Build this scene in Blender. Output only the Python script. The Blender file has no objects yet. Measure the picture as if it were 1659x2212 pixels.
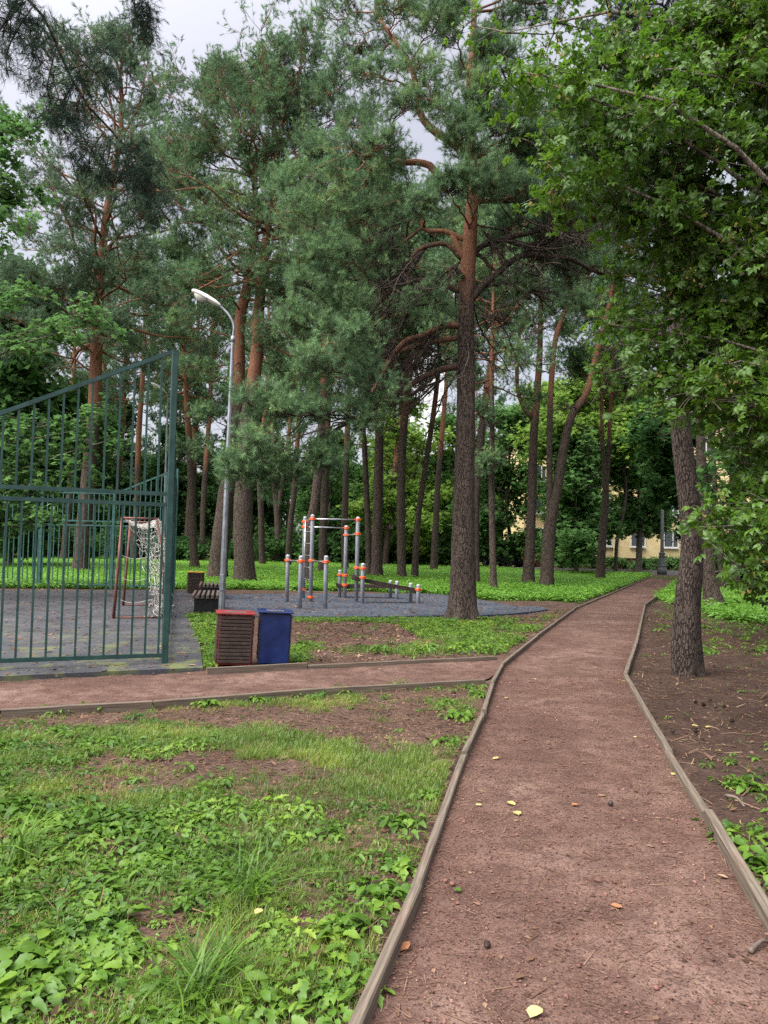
import bpy, math, random
import numpy as np
from mathutils import Vector, Matrix

# ------------------------------------------------------------------ camera, world, sun, exposure
SC = bpy.context.scene
COL = SC.collection
F_PX, CX, CY = 1609.0, 829.5, 1106.0          # focal length and centre in 1659 x 2212 units
CAM_H = 1.6
PITCH, ROLL = math.atan(74.0 / F_PX), math.radians(1.25)
_fw = np.array([0, math.cos(PITCH), math.sin(PITCH)])
_up = np.array([0, -math.sin(PITCH), math.cos(PITCH)])
_rt = np.array([1.0, 0, 0])
UPV = _up * math.cos(ROLL) - _rt * math.sin(ROLL)
RTV = _rt * math.cos(ROLL) + _up * math.sin(ROLL)
cam_d = bpy.data.cameras.new("camera")
cam_d.sensor_fit = 'VERTICAL'
cam_d.sensor_height = 24.0
cam_d.lens = 12.0 / (1106.0 / F_PX)
cam_d.clip_start, cam_d.clip_end = 0.05, 2000
cam = bpy.data.objects.new("camera", cam_d)
COL.objects.link(cam)
cam.matrix_world = Matrix(((RTV[0], UPV[0], -_fw[0], 0), (RTV[1], UPV[1], -_fw[1], 0),
                           (RTV[2], UPV[2], -_fw[2], CAM_H), (0, 0, 0, 1)))
SC.camera = cam
SC.render.engine = 'CYCLES'
SC.cycles.max_bounces = 5
SC.cycles.diffuse_bounces = 3
SC.cycles.glossy_bounces = 2
SC.cycles.transmission_bounces = 3
SC.cycles.transparent_max_bounces = 4
SC.cycles.use_denoising = False
SC.cycles.caustics_reflective = SC.cycles.caustics_refractive = False
SC.view_settings.view_transform = 'Standard'
SC.view_settings.look = 'None'
SC.view_settings.gamma = 1.0
SC.view_settings.exposure = 1.45

SUN_EL, SUN_AZ = math.radians(46), math.radians(236)   # azimuth from +Y clockwise: behind and left of the camera
W = bpy.data.worlds.new("World")
SC.world = W
W.use_nodes = True
wn, wl = W.node_tree.nodes, W.node_tree.links
wn.clear()
out = wn.new('ShaderNodeOutputWorld')
sky = wn.new('ShaderNodeTexSky')
sky.sky_type = 'NISHITA'
sky.sun_disc = False
sky.sun_elevation = SUN_EL
sky.sun_rotation = SUN_AZ
sky.air_density, sky.dust_density = 1.0, 4.0
bg1 = wn.new('ShaderNodeBackground'); bg1.inputs[1].default_value = 0.032
wl.new(sky.outputs[0], bg1.inputs[0])
tc = wn.new('ShaderNodeTexCoord')
sp = wn.new('ShaderNodeSeparateXYZ'); wl.new(tc.outputs['Generated'], sp.inputs[0])
rmp = wn.new('ShaderNodeValToRGB')            # overcast: about three times brighter overhead than at the horizon
rmp.color_ramp.elements[0].position = 0.0
rmp.color_ramp.elements[0].color = (0.185, 0.178, 0.188, 1)
rmp.color_ramp.elements[1].position = 1.0
rmp.color_ramp.elements[1].color = (1.0, 0.99, 1.01, 1)
e = rmp.color_ramp.elements.new(0.5); e.color = (0.212, 0.204, 0.216, 1)
e = rmp.color_ramp.elements.new(0.68); e.color = (0.262, 0.254, 0.266, 1)
wl.new(sp.outputs['Z'], rmp.inputs[0])
cn = wn.new('ShaderNodeTexNoise'); cn.inputs['Scale'].default_value = 2.2; cn.inputs['Detail'].default_value = 5
wl.new(tc.outputs['Generated'], cn.inputs['Vector'])
cm = wn.new('ShaderNodeMapRange'); cm.inputs[1].default_value = 0.3; cm.inputs[2].default_value = 0.7
cm.inputs[3].default_value = 0.97; cm.inputs[4].default_value = 1.03
wl.new(cn.outputs[0], cm.inputs[0])
dt = wn.new('ShaderNodeVectorMath'); dt.operation = 'DOT_PRODUCT'      # the cloud is brighter on the side of the veiled sun
wl.new(tc.outputs['Generated'], dt.inputs[0])
dt.inputs[1].default_value = (math.sin(SUN_AZ) * math.cos(SUN_EL), math.cos(SUN_AZ) * math.cos(SUN_EL), math.sin(SUN_EL))
dm = wn.new('ShaderNodeMapRange'); dm.inputs[1].default_value = 0.1; dm.inputs[2].default_value = 1.0
dm.inputs[3].default_value = 1.0; dm.inputs[4].default_value = 2.6
wl.new(dt.outputs['Value'], dm.inputs[0])
mu = wn.new('ShaderNodeMath'); mu.operation = 'MULTIPLY'
wl.new(cm.outputs[0], mu.inputs[0]); wl.new(dm.outputs[0], mu.inputs[1])
bg2 = wn.new('ShaderNodeBackground'); wl.new(rmp.outputs[0], bg2.inputs[0]); wl.new(mu.outputs[0], bg2.inputs[1])
ad = wn.new('ShaderNodeAddShader')
wl.new(bg1.outputs[0], ad.inputs[0]); wl.new(bg2.outputs[0], ad.inputs[1]); wl.new(ad.outputs[0], out.inputs[0])

sd = bpy.data.lights.new("sun", 'SUN')
sd.energy, sd.angle, sd.color = 2.4, math.radians(50), (1.0, 0.96, 0.9)
sun = bpy.data.objects.new("sun", sd)
COL.objects.link(sun)
sdir = Vector((math.sin(SUN_AZ) * math.cos(SUN_EL), math.cos(SUN_AZ) * math.cos(SUN_EL), math.sin(SUN_EL)))
sun.rotation_euler = sdir.to_track_quat('Z', 'Y').to_euler()
sun.location = sdir * 60

# ------------------------------------------------------------------ geometry helpers
def ray(px, py):
    d = _fw + RTV * ((px - CX) / F_PX) + UPV * (-(py - CY) / F_PX)
    return d

def G(px, py, z=0.0):
    """where the line of sight through a point of the photograph meets the level z"""
    d = ray(px, py)
    t = (z - CAM_H) / d[2]
    return np.array([d[0] * t, d[1] * t, z])

def V(px, py, Y):
    d = ray(px, py)
    t = Y / d[1]
    return np.array([d[0] * t, Y, CAM_H + d[2] * t])

def proj(P):
    P = np.atleast_2d(P) - np.array([0, 0, CAM_H])
    z = P @ _fw
    return CX + F_PX * (P @ RTV) / z, CY - F_PX * (P @ UPV) / z

def nrm(a):
    return a / np.maximum(np.linalg.norm(a, axis=-1, keepdims=True), 1e-9)

def _hash(i, j, k, s):
    h = (i * 374761393 + j * 668265263 + k * 2147483647 + s * 974634533) & 0xffffffff
    h = ((h ^ (h >> 13)) * 1274126177) & 0xffffffff
    return ((h ^ (h >> 16)) & 0xffff) / 65535.0

def vnoise(P, s=0):
    P = np.asarray(P, float)
    i = np.floor(P).astype(np.int64)
    f = P - i
    f = f * f * (3 - 2 * f)
    r = 0
    for a in (0, 1):
        for b in (0, 1):
            for c in (0, 1):
                w = (f[..., 0] if a else 1 - f[..., 0]) * (f[..., 1] if b else 1 - f[..., 1]) * (f[..., 2] if c else 1 - f[..., 2])
                r = r + w * _hash(i[..., 0] + a, i[..., 1] + b, i[..., 2] + c, s)
    return r

def fbm(P, s=0, o=4):
    P = np.asarray(P, float)
    r, a, t = 0, 1.0, 0
    for k in range(o):
        r = r + a * vnoise(P * (2 ** k) + 17.3 * k, s + k)
        t += a
        a *= 0.5
    return r / t

class MB:
    """collects vertices and faces; build() makes ONE mesh object"""
    def __init__(s):
        s.v, s.f, s.t, s.n = [], [], [], 0
    def add(s, v, f, tint=0.5):
        v = np.asarray(v, float).reshape(-1, 3)
        f = np.asarray(f, np.int64)
        s.v.append(v)
        s.f.append(f + s.n)
        s.t.append(np.broadcast_to(np.asarray(tint, float), (len(v),)).copy())
        s.n += len(v)
    def mesh(s, name, mat, smooth=False, offset=(0, 0, 0)):
        v = np.concatenate(s.v) - np.asarray(offset, float)
        me = bpy.data.meshes.new(name)
        me.vertices.add(len(v))
        me.vertices.foreach_set('co', v.astype(np.float32).ravel())
        tot = np.concatenate([np.full(len(f), f.shape[1], np.int64) for f in s.f if len(f)])
        idx = np.concatenate([f.ravel() for f in s.f if len(f)])
        me.loops.add(len(idx))
        me.loops.foreach_set('vertex_index', idx.astype(np.int32))
        me.polygons.add(len(tot))
        me.polygons.foreach_set('loop_start', np.concatenate([[0], np.cumsum(tot)[:-1]]).astype(np.int32))
        me.polygons.foreach_set('use_smooth', np.full(len(tot), smooth))
        a = me.attributes.new('tint', 'FLOAT', 'POINT')
        a.data.foreach_set('value', np.concatenate(s.t).astype(np.float32))
        me.update(calc_edges=True)
        if mat is not None:
            me.materials.append(mat)
        return me
    def build(s, name, mat, parent=None, smooth=False, offset=(0, 0, 0), loc=None):
        o = bpy.data.objects.new(name, s.mesh(name, mat, smooth, offset))
        COL.objects.link(o)
        if parent is not None:
            o.parent = parent
        if loc is not None:
            o.location = loc
        return o
    # --- shapes
    def box(s, c, sz, rz=0.0, tint=0.5, bev=0.0, M=None):
        """box centred at c, size sz, turned about z; bev chamfers the long edges"""
        x, y, z = sz[0] / 2, sz[1] / 2, sz[2] / 2
        if bev <= 0:
            v = np.array([[a * x, b * y, d * z] for d in (-1, 1) for b in (-1, 1) for a in (-1, 1)], float)
            f = [[0, 2, 3, 1], [4, 5, 7, 6], [0, 1, 5, 4], [2, 6, 7, 3], [0, 4, 6, 2], [1, 3, 7, 5]]
            fs = [np.array(f)]
        else:
            b = min(bev, x * .9, y * .9, z * .9)
            ring = lambda X, Y: [[-X, -Y + (0), 0]]
            def lay(ix, zz):
                X, Y = x - ix, y - ix
                return [[-X + b, -Y, zz], [X - b, -Y, zz], [X, -Y + b, zz], [X, Y - b, zz], [X - b, Y, zz], [-X + b, Y, zz], [-X, Y - b, zz], [-X, -Y + b, zz]]
            v = np.array(lay(b, -z) + lay(0, -z + b) + lay(0, z - b) + lay(b, z), float)
            q = []
            for r in range(3):
                for k in range(8):
                    q.append([r * 8 + k, r * 8 + (k + 1) % 8, r * 8 + 8 + (k + 1) % 8, r * 8 + 8 + k])
            fs = [np.array(q), np.array([list(range(7, -1, -1)), list(range(24, 32))])]
        if M is not None:
            v = v @ np.asarray(M, float).T
        elif rz:
            ca, sa = math.cos(rz), math.sin(rz)
            v = np.stack([v[:, 0] * ca - v[:, 1] * sa, v[:, 0] * sa + v[:, 1] * ca, v[:, 2]], 1)
        v = v + np.asarray(c, float)
        n0 = s.n
        s.add(v, fs[0], tint)
        for f in fs[1:]:
            s.f.append(f + n0)
    def bar(s, a, b, w, h, tint=0.5, up=(0, 0, 1)):
        """rectangular bar from a to b, w across and h along 'up'"""
        a, b = np.asarray(a, float), np.asarray(b, float)
        L = np.linalg.norm(b - a)
        x = (b - a) / L
        y = np.cross(np.asarray(up, float), x); y /= np.linalg.norm(y)
        z = np.cross(x, y)
        s.box((a + b) / 2, (L, w, h), M=np.stack([x, y, z], 1), tint=tint)
    def tube(s, P, R, n=8, tint=0.5, cap=True, closed_tip=False):
        P = np.asarray(P, float)
        R = np.broadcast_to(np.asarray(R, float), (len(P),))
        T = np.gradient(P, axis=0); T = nrm(T)
        ref = np.array([0, 0, 1.0]) if abs(T[0, 2]) < 0.9 else np.array([1.0, 0, 0])
        u = np.cross(T[0], ref); u /= np.linalg.norm(u)
        us = []
        for t in T:
            u = u - t * (u @ t); u /= max(np.linalg.norm(u), 1e-9)
            us.append(u)
        U = np.array(us); Wv = np.cross(T, U)
        a = np.linspace(0, 2 * math.pi, n, endpoint=False)
        v = P[:, None] + R[:, None, None] * (U[:, None] * np.cos(a)[None, :, None] + Wv[:, None] * np.sin(a)[None, :, None])
        m = len(P)
        i, j = np.meshgrid(np.arange(m - 1), np.arange(n), indexing='ij')
        q = np.stack([i * n + j, i * n + (j + 1) % n, (i + 1) * n + (j + 1) % n, (i + 1) * n + j], -1).reshape(-1, 4)
        tt = tint if np.ndim(tint) == 0 else np.repeat(np.asarray(tint, float), n)
        n0 = s.n
        s.add(v.reshape(-1, 3), q, tt)
        if cap:
            s.f.append(np.array([list(range(n))[::-1], list(range((m - 1) * n, m * n))]) + n0)
    def segs(s, A, B, ra, rb, tint=0.5, n=3):
        """many thin straight twigs at once"""
        A, B = np.asarray(A, float), np.asarray(B, float)
        if not len(A):
            return
        T = nrm(B - A)
        ref = np.where(np.abs(T[:, 2:3]) < 0.9, [[0, 0, 1.0]], [[1.0, 0, 0]])
        U = nrm(np.cross(T, ref)); Wv = np.cross(T, U)
        a = np.arange(n) * 2 * math.pi / n
        ring = U[:, None] * np.cos(a)[None, :, None] + Wv[:, None] * np.sin(a)[None, :, None]
        ra = np.broadcast_to(np.asarray(ra, float), (len(A),)); rb = np.broadcast_to(np.asarray(rb, float), (len(A),))
        v = np.concatenate([A[:, None] + ring * ra[:, None, None], B[:, None] + ring * rb[:, None, None]], 1)
        base = (np.arange(len(A)) * 2 * n)[:, None, None]
        q = np.array([[k, (k + 1) % n, n + (k + 1) % n, n + k] for k in range(n)])[None]
        tt = tint if np.ndim(tint) == 0 else np.repeat(np.asarray(tint, float), 2 * n)
        s.add(v.reshape(-1, 3), (base + q).reshape(-1, 4), tt)
    def poly(s, P, tint=0.5):
        s.add(P, np.array([list(range(len(P)))]), tint)
    def scatter(s, tv, tf, pos, zdir, scale, spin, tint=0.5, ttint=None):
        """copies of a small template (its z axis laid along zdir) merged into this mesh"""
        pos, zdir = np.asarray(pos, float), nrm(np.asarray(zdir, float))
        N, K = len(pos), len(tv)
        if N == 0:
            return
        ref = np.where(np.abs(zdir[:, 2:3]) < 0.95, [[0, 0, 1.0]], [[1.0, 0, 0]])
        X = nrm(np.cross(ref, zdir)); Y = np.cross(zdir, X)
        c, sn = np.cos(spin)[:, None], np.sin(spin)[:, None]
        X, Y = X * c + Y * sn, Y * c - X * sn
        sc = np.broadcast_to(np.asarray(scale, float), (N,))[:, None, None]
        v = pos[:, None] + sc * (tv[None, :, 0:1] * X[:, None] + tv[None, :, 1:2] * Y[:, None] + tv[None, :, 2:3] * zdir[:, None])
        f = (np.arange(N) * K)[:, None, None] + tf[None]
        tt = np.repeat(np.broadcast_to(np.asarray(tint, float), (N,)), K)
        if ttint is not None:
            tt = tt + np.tile(ttint, N)
        s.add(v.reshape(-1, 3), f.reshape(-1, tf.shape[1]), tt)

def catmull(P, n):
    P = np.asarray(P, float)
    Q = np.vstack([2 * P[0] - P[1], P, 2 * P[-1] - P[-2]])
    d = np.concatenate([[0], np.cumsum(np.linalg.norm(np.diff(P[:, :3], axis=0), axis=1))])
    u = np.linspace(0, d[-1], n)
    k = np.clip(np.searchsorted(d, u, side='right') - 1, 0, len(P) - 2)
    t = ((u - d[k]) / (d[k + 1] - d[k]))[:, None]
    a, b, c, e = Q[k], Q[k + 1], Q[k + 2], Q[k + 3]
    return 0.5 * (2 * b + (c - a) * t + (2 * a - 5 * b + 4 * c - e) * t ** 2 + (3 * b - a - 3 * c + e) * t ** 3)

def in_poly(x, y, P):
    P = np.asarray(P, float)
    r = np.zeros(np.shape(x), bool)
    j = len(P) - 1
    for i in range(len(P)):
        c = ((P[i, 1] > y) != (P[j, 1] > y)) & (x < (P[j, 0] - P[i, 0]) * (y - P[i, 1]) / (P[j, 1] - P[i, 1] + 1e-12) + P[i, 0])
        r ^= c
        j = i
    return r

def thing(name, label, cat, loc=(0, 0, 0), rz=0.0, group=None):
    o = bpy.data.objects.new(name, None)
    COL.objects.link(o)
    o.empty_display_size = 0.2
    o.location = Vector([float(c) for c in loc]); o.rotation_euler = (0, 0, rz)
    return tag(o, label, cat, group)

def tag(o, label=None, cat=None, group=None, kind=None):
    if label: o['label'] = label
    if cat: o['category'] = cat
    if group: o['group'] = group
    if kind: o['kind'] = kind
    return o

def copy_tree(o, parent=None):
    c = o.copy()
    COL.objects.link(c)
    if parent is not None:
        c.parent = parent
    for ch in list(o.children):
        copy_tree(ch, c)
    return c

# ------------------------------------------------------------------ materials
class NT:
    def __init__(s, name):
        s.m = bpy.data.materials.new(name)
        s.m.use_nodes = True
        s.n, s.l = s.m.node_tree.nodes, s.m.node_tree.links
        s.n.clear()
        s.out = s.n.new('ShaderNodeOutputMaterial')
        s.tc = s.n.new('ShaderNodeTexCoord')
    def node(s, t, **kw):
        n = s.n.new(t)
        for k, v in kw.items():
            setattr(n, k, v)
        return n
    def set(s, sock, v):
        if isinstance(v, bpy.types.NodeSocket): s.l.new(v, sock)
        elif isinstance(v, (tuple, list)) and len(v) == 3 and sock.type == 'RGBA': sock.default_value = (*v, 1)
        else: sock.default_value = v
    def map(s, sc=(1, 1, 1), src='Object', warp=None):
        m = s.node('ShaderNodeMapping')
        m.inputs['Scale'].default_value = sc
        s.l.new(s.tc.outputs[src], m.inputs[0])
        if warp is None: return m.outputs[0]
        a = s.node('ShaderNodeVectorMath', operation='ADD')
        s.l.new(m.outputs[0], a.inputs[0]); s.l.new(warp, a.inputs[1])
        return a.outputs[0]
    def noise(s, scale, detail=4, vec=None, rough=0.55, col=False):
        n = s.node('ShaderNodeTexNoise')
        n.inputs['Scale'].default_value = scale; n.inputs['Detail'].default_value = detail; n.inputs['Roughness'].default_value = rough
        s.l.new(vec if vec is not None else s.tc.outputs['Object'], n.inputs['Vector'])
        return n.outputs[1 if col else 0]
    def vor(s, scale, vec=None, feature='F1', out='Distance'):
        n = s.node('ShaderNodeTexVoronoi', feature=feature)
        n.inputs['Scale'].default_value = scale
        s.l.new(vec if vec is not None else s.tc.outputs['Object'], n.inputs['Vector'])
        return n.outputs[out]
    def ramp(s, f, stops):
        r = s.node('ShaderNodeValToRGB')
        el = r.color_ramp.elements
        while len(el) < len(stops): el.new(0.5)
        for e, (p, c) in zip(el, stops):
            e.position = p
            e.color = (*c, 1) if len(c) == 3 else c
        s.l.new(f, r.inputs[0])
        return r.outputs[0]
    def rng(s, f, a, b, c=0.0, d=1.0):
        r = s.node('ShaderNodeMapRange')
        for k, v in enumerate((a, b, c, d)): r.inputs[k + 1].default_value = v
        s.l.new(f, r.inputs[0])
        return r.outputs[0]
    def mix(s, f, a, b, mode='MIX'):
        m = s.node('ShaderNodeMix', data_type='RGBA', blend_type=mode)
        s.set(m.inputs[0], f); s.set(m.inputs[6], a); s.set(m.inputs[7], b)
        return m.outputs[2]
    def math(s, op, a, b=0.5):
        m = s.node('ShaderNodeMath', operation=op)
        s.set(m.inputs[0], a); s.set(m.inputs[1], b)
        return m.outputs[0]
    def attr(s, name='tint'):
        a = s.node('ShaderNodeAttribute', attribute_name=name)
        return a.outputs['Fac']
    def bump(s, h, strength=0.5, dist=0.02):
        b = s.node('ShaderNodeBump')
        b.inputs['Strength'].default_value = strength; b.inputs['Distance'].default_value = dist
        s.l.new(h, b.inputs['Height'])
        return b.outputs[0]
    def pbr(s, col, rough=0.8, spec=0.3, metal=0.0, normal=None):
        p = s.node('ShaderNodeBsdfPrincipled')
        s.set(p.inputs['Base Color'], col); s.set(p.inputs['Roughness'], rough)
        p.inputs['Specular IOR Level'].default_value = spec; s.set(p.inputs['Metallic'], metal)
        if normal is not None: s.l.new(normal, p.inputs['Normal'])
        s.l.new(p.outputs[0], s.out.inputs[0])
        return s.m
    def leaf(s, col, trans=0.35, gloss=0.0, rough=0.45):
        d = s.node('ShaderNodeBsdfDiffuse'); s.set(d.inputs[0], col)
        t = s.node('ShaderNodeBsdfTranslucent'); s.set(t.inputs[0], col)
        m = s.node('ShaderNodeMixShader'); m.inputs[0].default_value = trans
        s.l.new(d.outputs[0], m.inputs[1]); s.l.new(t.outputs[0], m.inputs[2])
        o = m.outputs[0]
        if gloss:
            g = s.node('ShaderNodeBsdfGlossy'); g.inputs['Roughness'].default_value = rough
            g.inputs[0].default_value = (0.9, 0.95, 1, 1)
            x = s.node('ShaderNodeMixShader'); x.inputs[0].default_value = gloss
            s.l.new(o, x.inputs[1]); s.l.new(g.outputs[0], x.inputs[2]); o = x.outputs[0]
        s.l.new(o, s.out.inputs[0])
        return s.m

def m_paint(name, col, rough=0.5, var=0.25, spec=0.4, scale=6, metal=0.0, bump=0.1):
    t = NT(name)
    n = t.noise(scale, 6)
    c = t.mix(t.rng(n, 0.35, 0.7), tuple(x * (1 - var) for x in col), tuple(min(1, x * (1 + var * .6)) for x in col))
    n2 = t.noise(scale * 14, 3)
    c = t.mix(t.rng(n2, 0.66, 0.74, 0, 0.35), c, tuple(x * .35 + .02 for x in col))
    return t.pbr(c, t.rng(n, 0.3, 0.7, rough - .1, rough + .12), spec, metal, t.bump(n2, bump, 0.002))

def m_bark(name, dark, light, o_dark, o_light, sc=(17, 17, 5.5), bump=1.0, dist=0.03):
    t = NT(name)
    w = t.noise(3.0, 3, col=True)
    vm = t.node('ShaderNodeVectorMath', operation='SCALE'); t.l.new(w, vm.inputs[0]); vm.inputs['Scale'].default_value = 3.4
    vec = t.map(sc, warp=vm.outputs[0])
    edge = t.vor(1.0, vec, 'DISTANCE_TO_EDGE')
    cell = t.vor(1.0, vec, 'F1', 'Color')
    n = t.noise(9, 6, t.map((1, 1, .35)))
    fine = t.noise(60, 4, t.map((1, 1, .4)))
    cn = t.noise(16, 5, t.map((1, 1, .3)))
    crack = t.rng(t.math('ADD', edge, t.math('MULTIPLY', t.math('SUBTRACT', cn, .45), .5)), 0.0, 0.17)
    ori = t.attr('tint')
    base = t.mix(n, light, tuple(x * .55 for x in light))
    sx = t.node('ShaderNodeSeparateColor'); t.l.new(cell, sx.inputs[0])
    base = t.mix(t.rng(sx.outputs[0], 0, 1, 0, .5), base, tuple(x * .6 + .01 for x in light))
    base = t.mix(crack, dark, base)
    ob = t.mix(n, o_light, o_dark)
    ob = t.mix(t.rng(edge, 0.0, 0.06, 0.45, 0), ob, tuple(x * .35 for x in o_dark))
    ofac = t.rng(t.math('ADD', ori, t.math('MULTIPLY', t.math('SUBTRACT', n, .5), .7)), 0.3, 0.7)
    c = t.mix(ofac, base, ob)
    c = t.mix(t.rng(fine, .35, .7, 0, .35), c, tuple(x * 1.5 for x in light))
    h = t.math('ADD', t.math('MULTIPLY', crack, t.rng(ofac, 0, 1, 1.0, .25)), t.math('MULTIPLY', fine, .25))
    h = t.math('ADD', h, t.math('MULTIPLY', n, .5))
    return t.pbr(c, .92, .15, 0, t.bump(h, bump, dist))

def m_foliage(name, stops, trans=0.35, gloss=0.0, nscale=0.6, mixn=0.4, rough=.45):
    t = NT(name)
    n = t.noise(nscale, 3)
    f = t.math('ADD', t.math('MULTIPLY', t.attr(), 1 - mixn), t.math('MULTIPLY', t.rng(n, .3, .7), mixn))
    return t.leaf(t.ramp(f, stops), trans, gloss, rough)

MAT = {}
MAT['bark'] = m_bark('pine_bark', (.017, .013, .010), (.098, .075, .062), (.17, .075, .042), (.32, .155, .088), sc=(26, 26, 6.5))
MAT['bark_grey'] = m_bark('grey_pine_bark', (.013, .010, .008), (.088, .068, .058), (.15, .070, .042), (.27, .14, .088), sc=(36, 36, 8.5), bump=.9)
MAT['bark_far'] = m_bark('far_bark', (.03, .022, .018), (.095, .073, .060), (.16, .066, .038), (.29, .135, .078), sc=(14, 14, 3.5), bump=.7, dist=.05)
MAT['bark_leafy'] = m_bark('maple_bark', (.03, .026, .02), (.16, .14, .11), (.1, .085, .06), (.14, .12, .09), sc=(20, 20, 4), bump=.6)
MAT['needle'] = m_foliage('pine_needles', [(0, (.042, .075, .045)), (.45, (.122, .212, .108)), (.75, (.190, .310, .140)), (.93, (.25, .36, .13)), (1, (.34, .17, .07))], .25, nscale=.45)
MAT['needle_blue'] = m_foliage('blue_green_needles', [(0, (.045, .078, .055)), (.5, (.128, .205, .125)), (.8, (.190, .285, .155)), (.95, (.23, .30, .11)), (1, (.34, .17, .07))], .25, nscale=.4)
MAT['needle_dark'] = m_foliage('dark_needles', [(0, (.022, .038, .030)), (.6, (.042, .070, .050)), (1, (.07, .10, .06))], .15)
MAT['leaf'] = m_foliage('maple_leaves', [(0, (.028, .070, .009)), (.45, (.076, .168, .015)), (.8, (.130, .245, .022)), (.95, (.20, .31, .04)), (1, (.45, .38, .05))], .5, .03, nscale=.5)
MAT['leaf_mid'] = m_foliage('woodland_leaves', [(0, (.052, .120, .040)), (.5, (.110, .225, .068)), (.85, (.165, .30, .085)), (1, (.19, .28, .08))], .45, nscale=.35)
MAT['leaf_lime'] = m_foliage('bright_leaves', [(0, (.11, .21, .035)), (.5, (.22, .36, .07)), (1, (.32, .43, .10))], .5, nscale=.35)
MAT['leaf_dark'] = m_foliage('shaded_leaves', [(0, (.026, .064, .022)), (.6, (.060, .135, .040)), (1, (.11, .20, .055))], .3, nscale=.5)  # darker leaf copy with the woodland shade put into its colour
MAT['seed'] = m_foliage('seed_keys', [(0, (.20, .19, .06)), (1, (.36, .28, .10))], .4)
MAT['weed'] = m_foliage('weed_leaves', [(0, (.024, .060, .010)), (.5, (.090, .185, .020)), (.85, (.180, .290, .034)), (1, (.27, .34, .055))], .4, .02, nscale=3.0, rough=.45)
MAT['grass'] = m_foliage('grass_blades', [(0, (.055, .115, .014)), (.5, (.150, .235, .024)), (.85, (.29, .34, .05)), (1, (.42, .38, .14))], .4, .04, nscale=1.2)
MAT['cover'] = m_foliage('ground_elder', [(0, (.10, .22, .030)), (.5, (.17, .36, .045)), (1, (.26, .45, .07))], .45, .03, nscale=.25)
MAT['litter'] = m_foliage('needle_litter', [(0, (.030, .018, .013)), (.5, (.135, .078, .052)), (.85, (.27, .18, .12)), (1, (.46, .34, .22))], .05)
MAT['stone'] = m_foliage('small_stones', [(0, (.04, .03, .028)), (.5, (.17, .085, .07)), (.8, (.24, .14, .12)), (1, (.40, .35, .32))], .0)
MAT['yellow_leaf'] = m_foliage('fallen_yellow', [(0, (.36, .25, .06)), (.6, (.44, .36, .14)), (1, (.44, .40, .24))], .2, .04)
MAT['brown_leaf'] = m_foliage('fallen_brown', [(0, (.16, .06, .03)), (1, (.36, .17, .09))], .15)
MAT['green_paint'] = m_paint('green_fence_paint', (.017, .054, .048), .45, .3)
MAT['green_pale'] = m_paint('weathered_green_paint', (.042, .125, .112), .5, .3)
MAT['grey_paint'] = m_paint('grey_post_paint', (.30, .315, .36), .4, .15)
MAT['cap_grey'] = m_paint('pale_grey_cap', (.33, .34, .37), .4, .1)
MAT['orange'] = m_paint('orange_plastic', (.72, .10, .014), .4, .12)
MAT['steel'] = m_paint('steel_bar', (.55, .55, .56), .3, .1, metal=.9)
MAT['brown_wood'] = m_paint('dark_stained_wood', (.040, .025, .019), .6, .4, scale=9)
MAT['bench_wood'] = m_paint('weathered_bench_wood', (.12, .09, .075), .7, .35, scale=9)
MAT['black'] = m_paint('black_steel', (.012, .012, .013), .5, .2)
MAT['red_paint'] = m_paint('red_bin_paint', (.20, .018, .018), .45, .35)
MAT['blue_paint'] = m_paint('blue_bin_paint', (.004, .015, .085), .38, .4, scale=4)
MAT['blue_light'] = m_paint('worn_blue_rim', (.02, .10, .30), .4, .4)
MAT['yellow_paint'] = m_paint('yellow_bin_paint', (.50, .26, .02), .45, .2)
MAT['rust'] = m_paint('rusty_goal_paint', (.16, .060, .046), .7, .5)
MAT['net'] = m_paint('net_cord', (.50, .48, .44), .85, .2)
MAT['lamp_grey'] = m_paint('lamp_pole_grey', (.22, .24, .27), .4, .25, metal=.3)
MAT['lamp_white'] = m_paint('lamp_head_white', (.66, .66, .62), .4, .08)
MAT['lamp_glass'] = m_paint('lamp_lens', (.50, .50, .46), .2, .05)
MAT['iron'] = m_paint('grey_cast_iron', (.085, .095, .10), .5, .2)
MAT['metal_liner'] = m_paint('zinc_liner', (.30, .29, .28), .45, .3, metal=.5)
# ------------------------------------------------------------------ the setting: ground, path, court, play surface, road
def wpoly(pts, z=0.0):
    return np.array([G(x, y, z)[:2] for x, y in pts])

LK = [(600, 2560), (897, 1905), (1002, 1622), (1038, 1546), (1063, 1472), (1084, 1433), (1160, 1372), (1248, 1309), (1330, 1276), (1402, 1246)]
RK = [(1974, 2480), (1530, 1750), (1445, 1618), (1350, 1453), (1374, 1383), (1392, 1306), (1432, 1278), (1462, 1254)]
SU = [(-420, 1492), (0, 1474), (300, 1458), (444, 1447), (663, 1435), (1078, 1416)]
SL = [(-420, 1560), (0, 1534), (330, 1516), (700, 1487), (1052, 1467)]
P_MAIN = wpoly(LK + [(1462, 1244)] + RK[::-1])
P_SIDE = np.vstack([wpoly(SU), wpoly(SL[::-1])])
P_COURT = wpoly([(-900, 1500), (0, 1466), (280, 1453), (438, 1447), (430, 1384), (416, 1314), (408, 1278), (300, 1277), (0, 1277), (-900, 1277)])
P_RUB = wpoly([(409, 1284), (412, 1305), (415, 1328), (480, 1331), (630, 1332), (800, 1333), (966, 1330), (1040, 1330), (1106, 1326), (1150, 1322), (1184, 1317), (1170, 1311), (1106, 1309), (1070, 1302), (1025, 1294), (938, 1283), (700, 1283), (553, 1284)])
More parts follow.
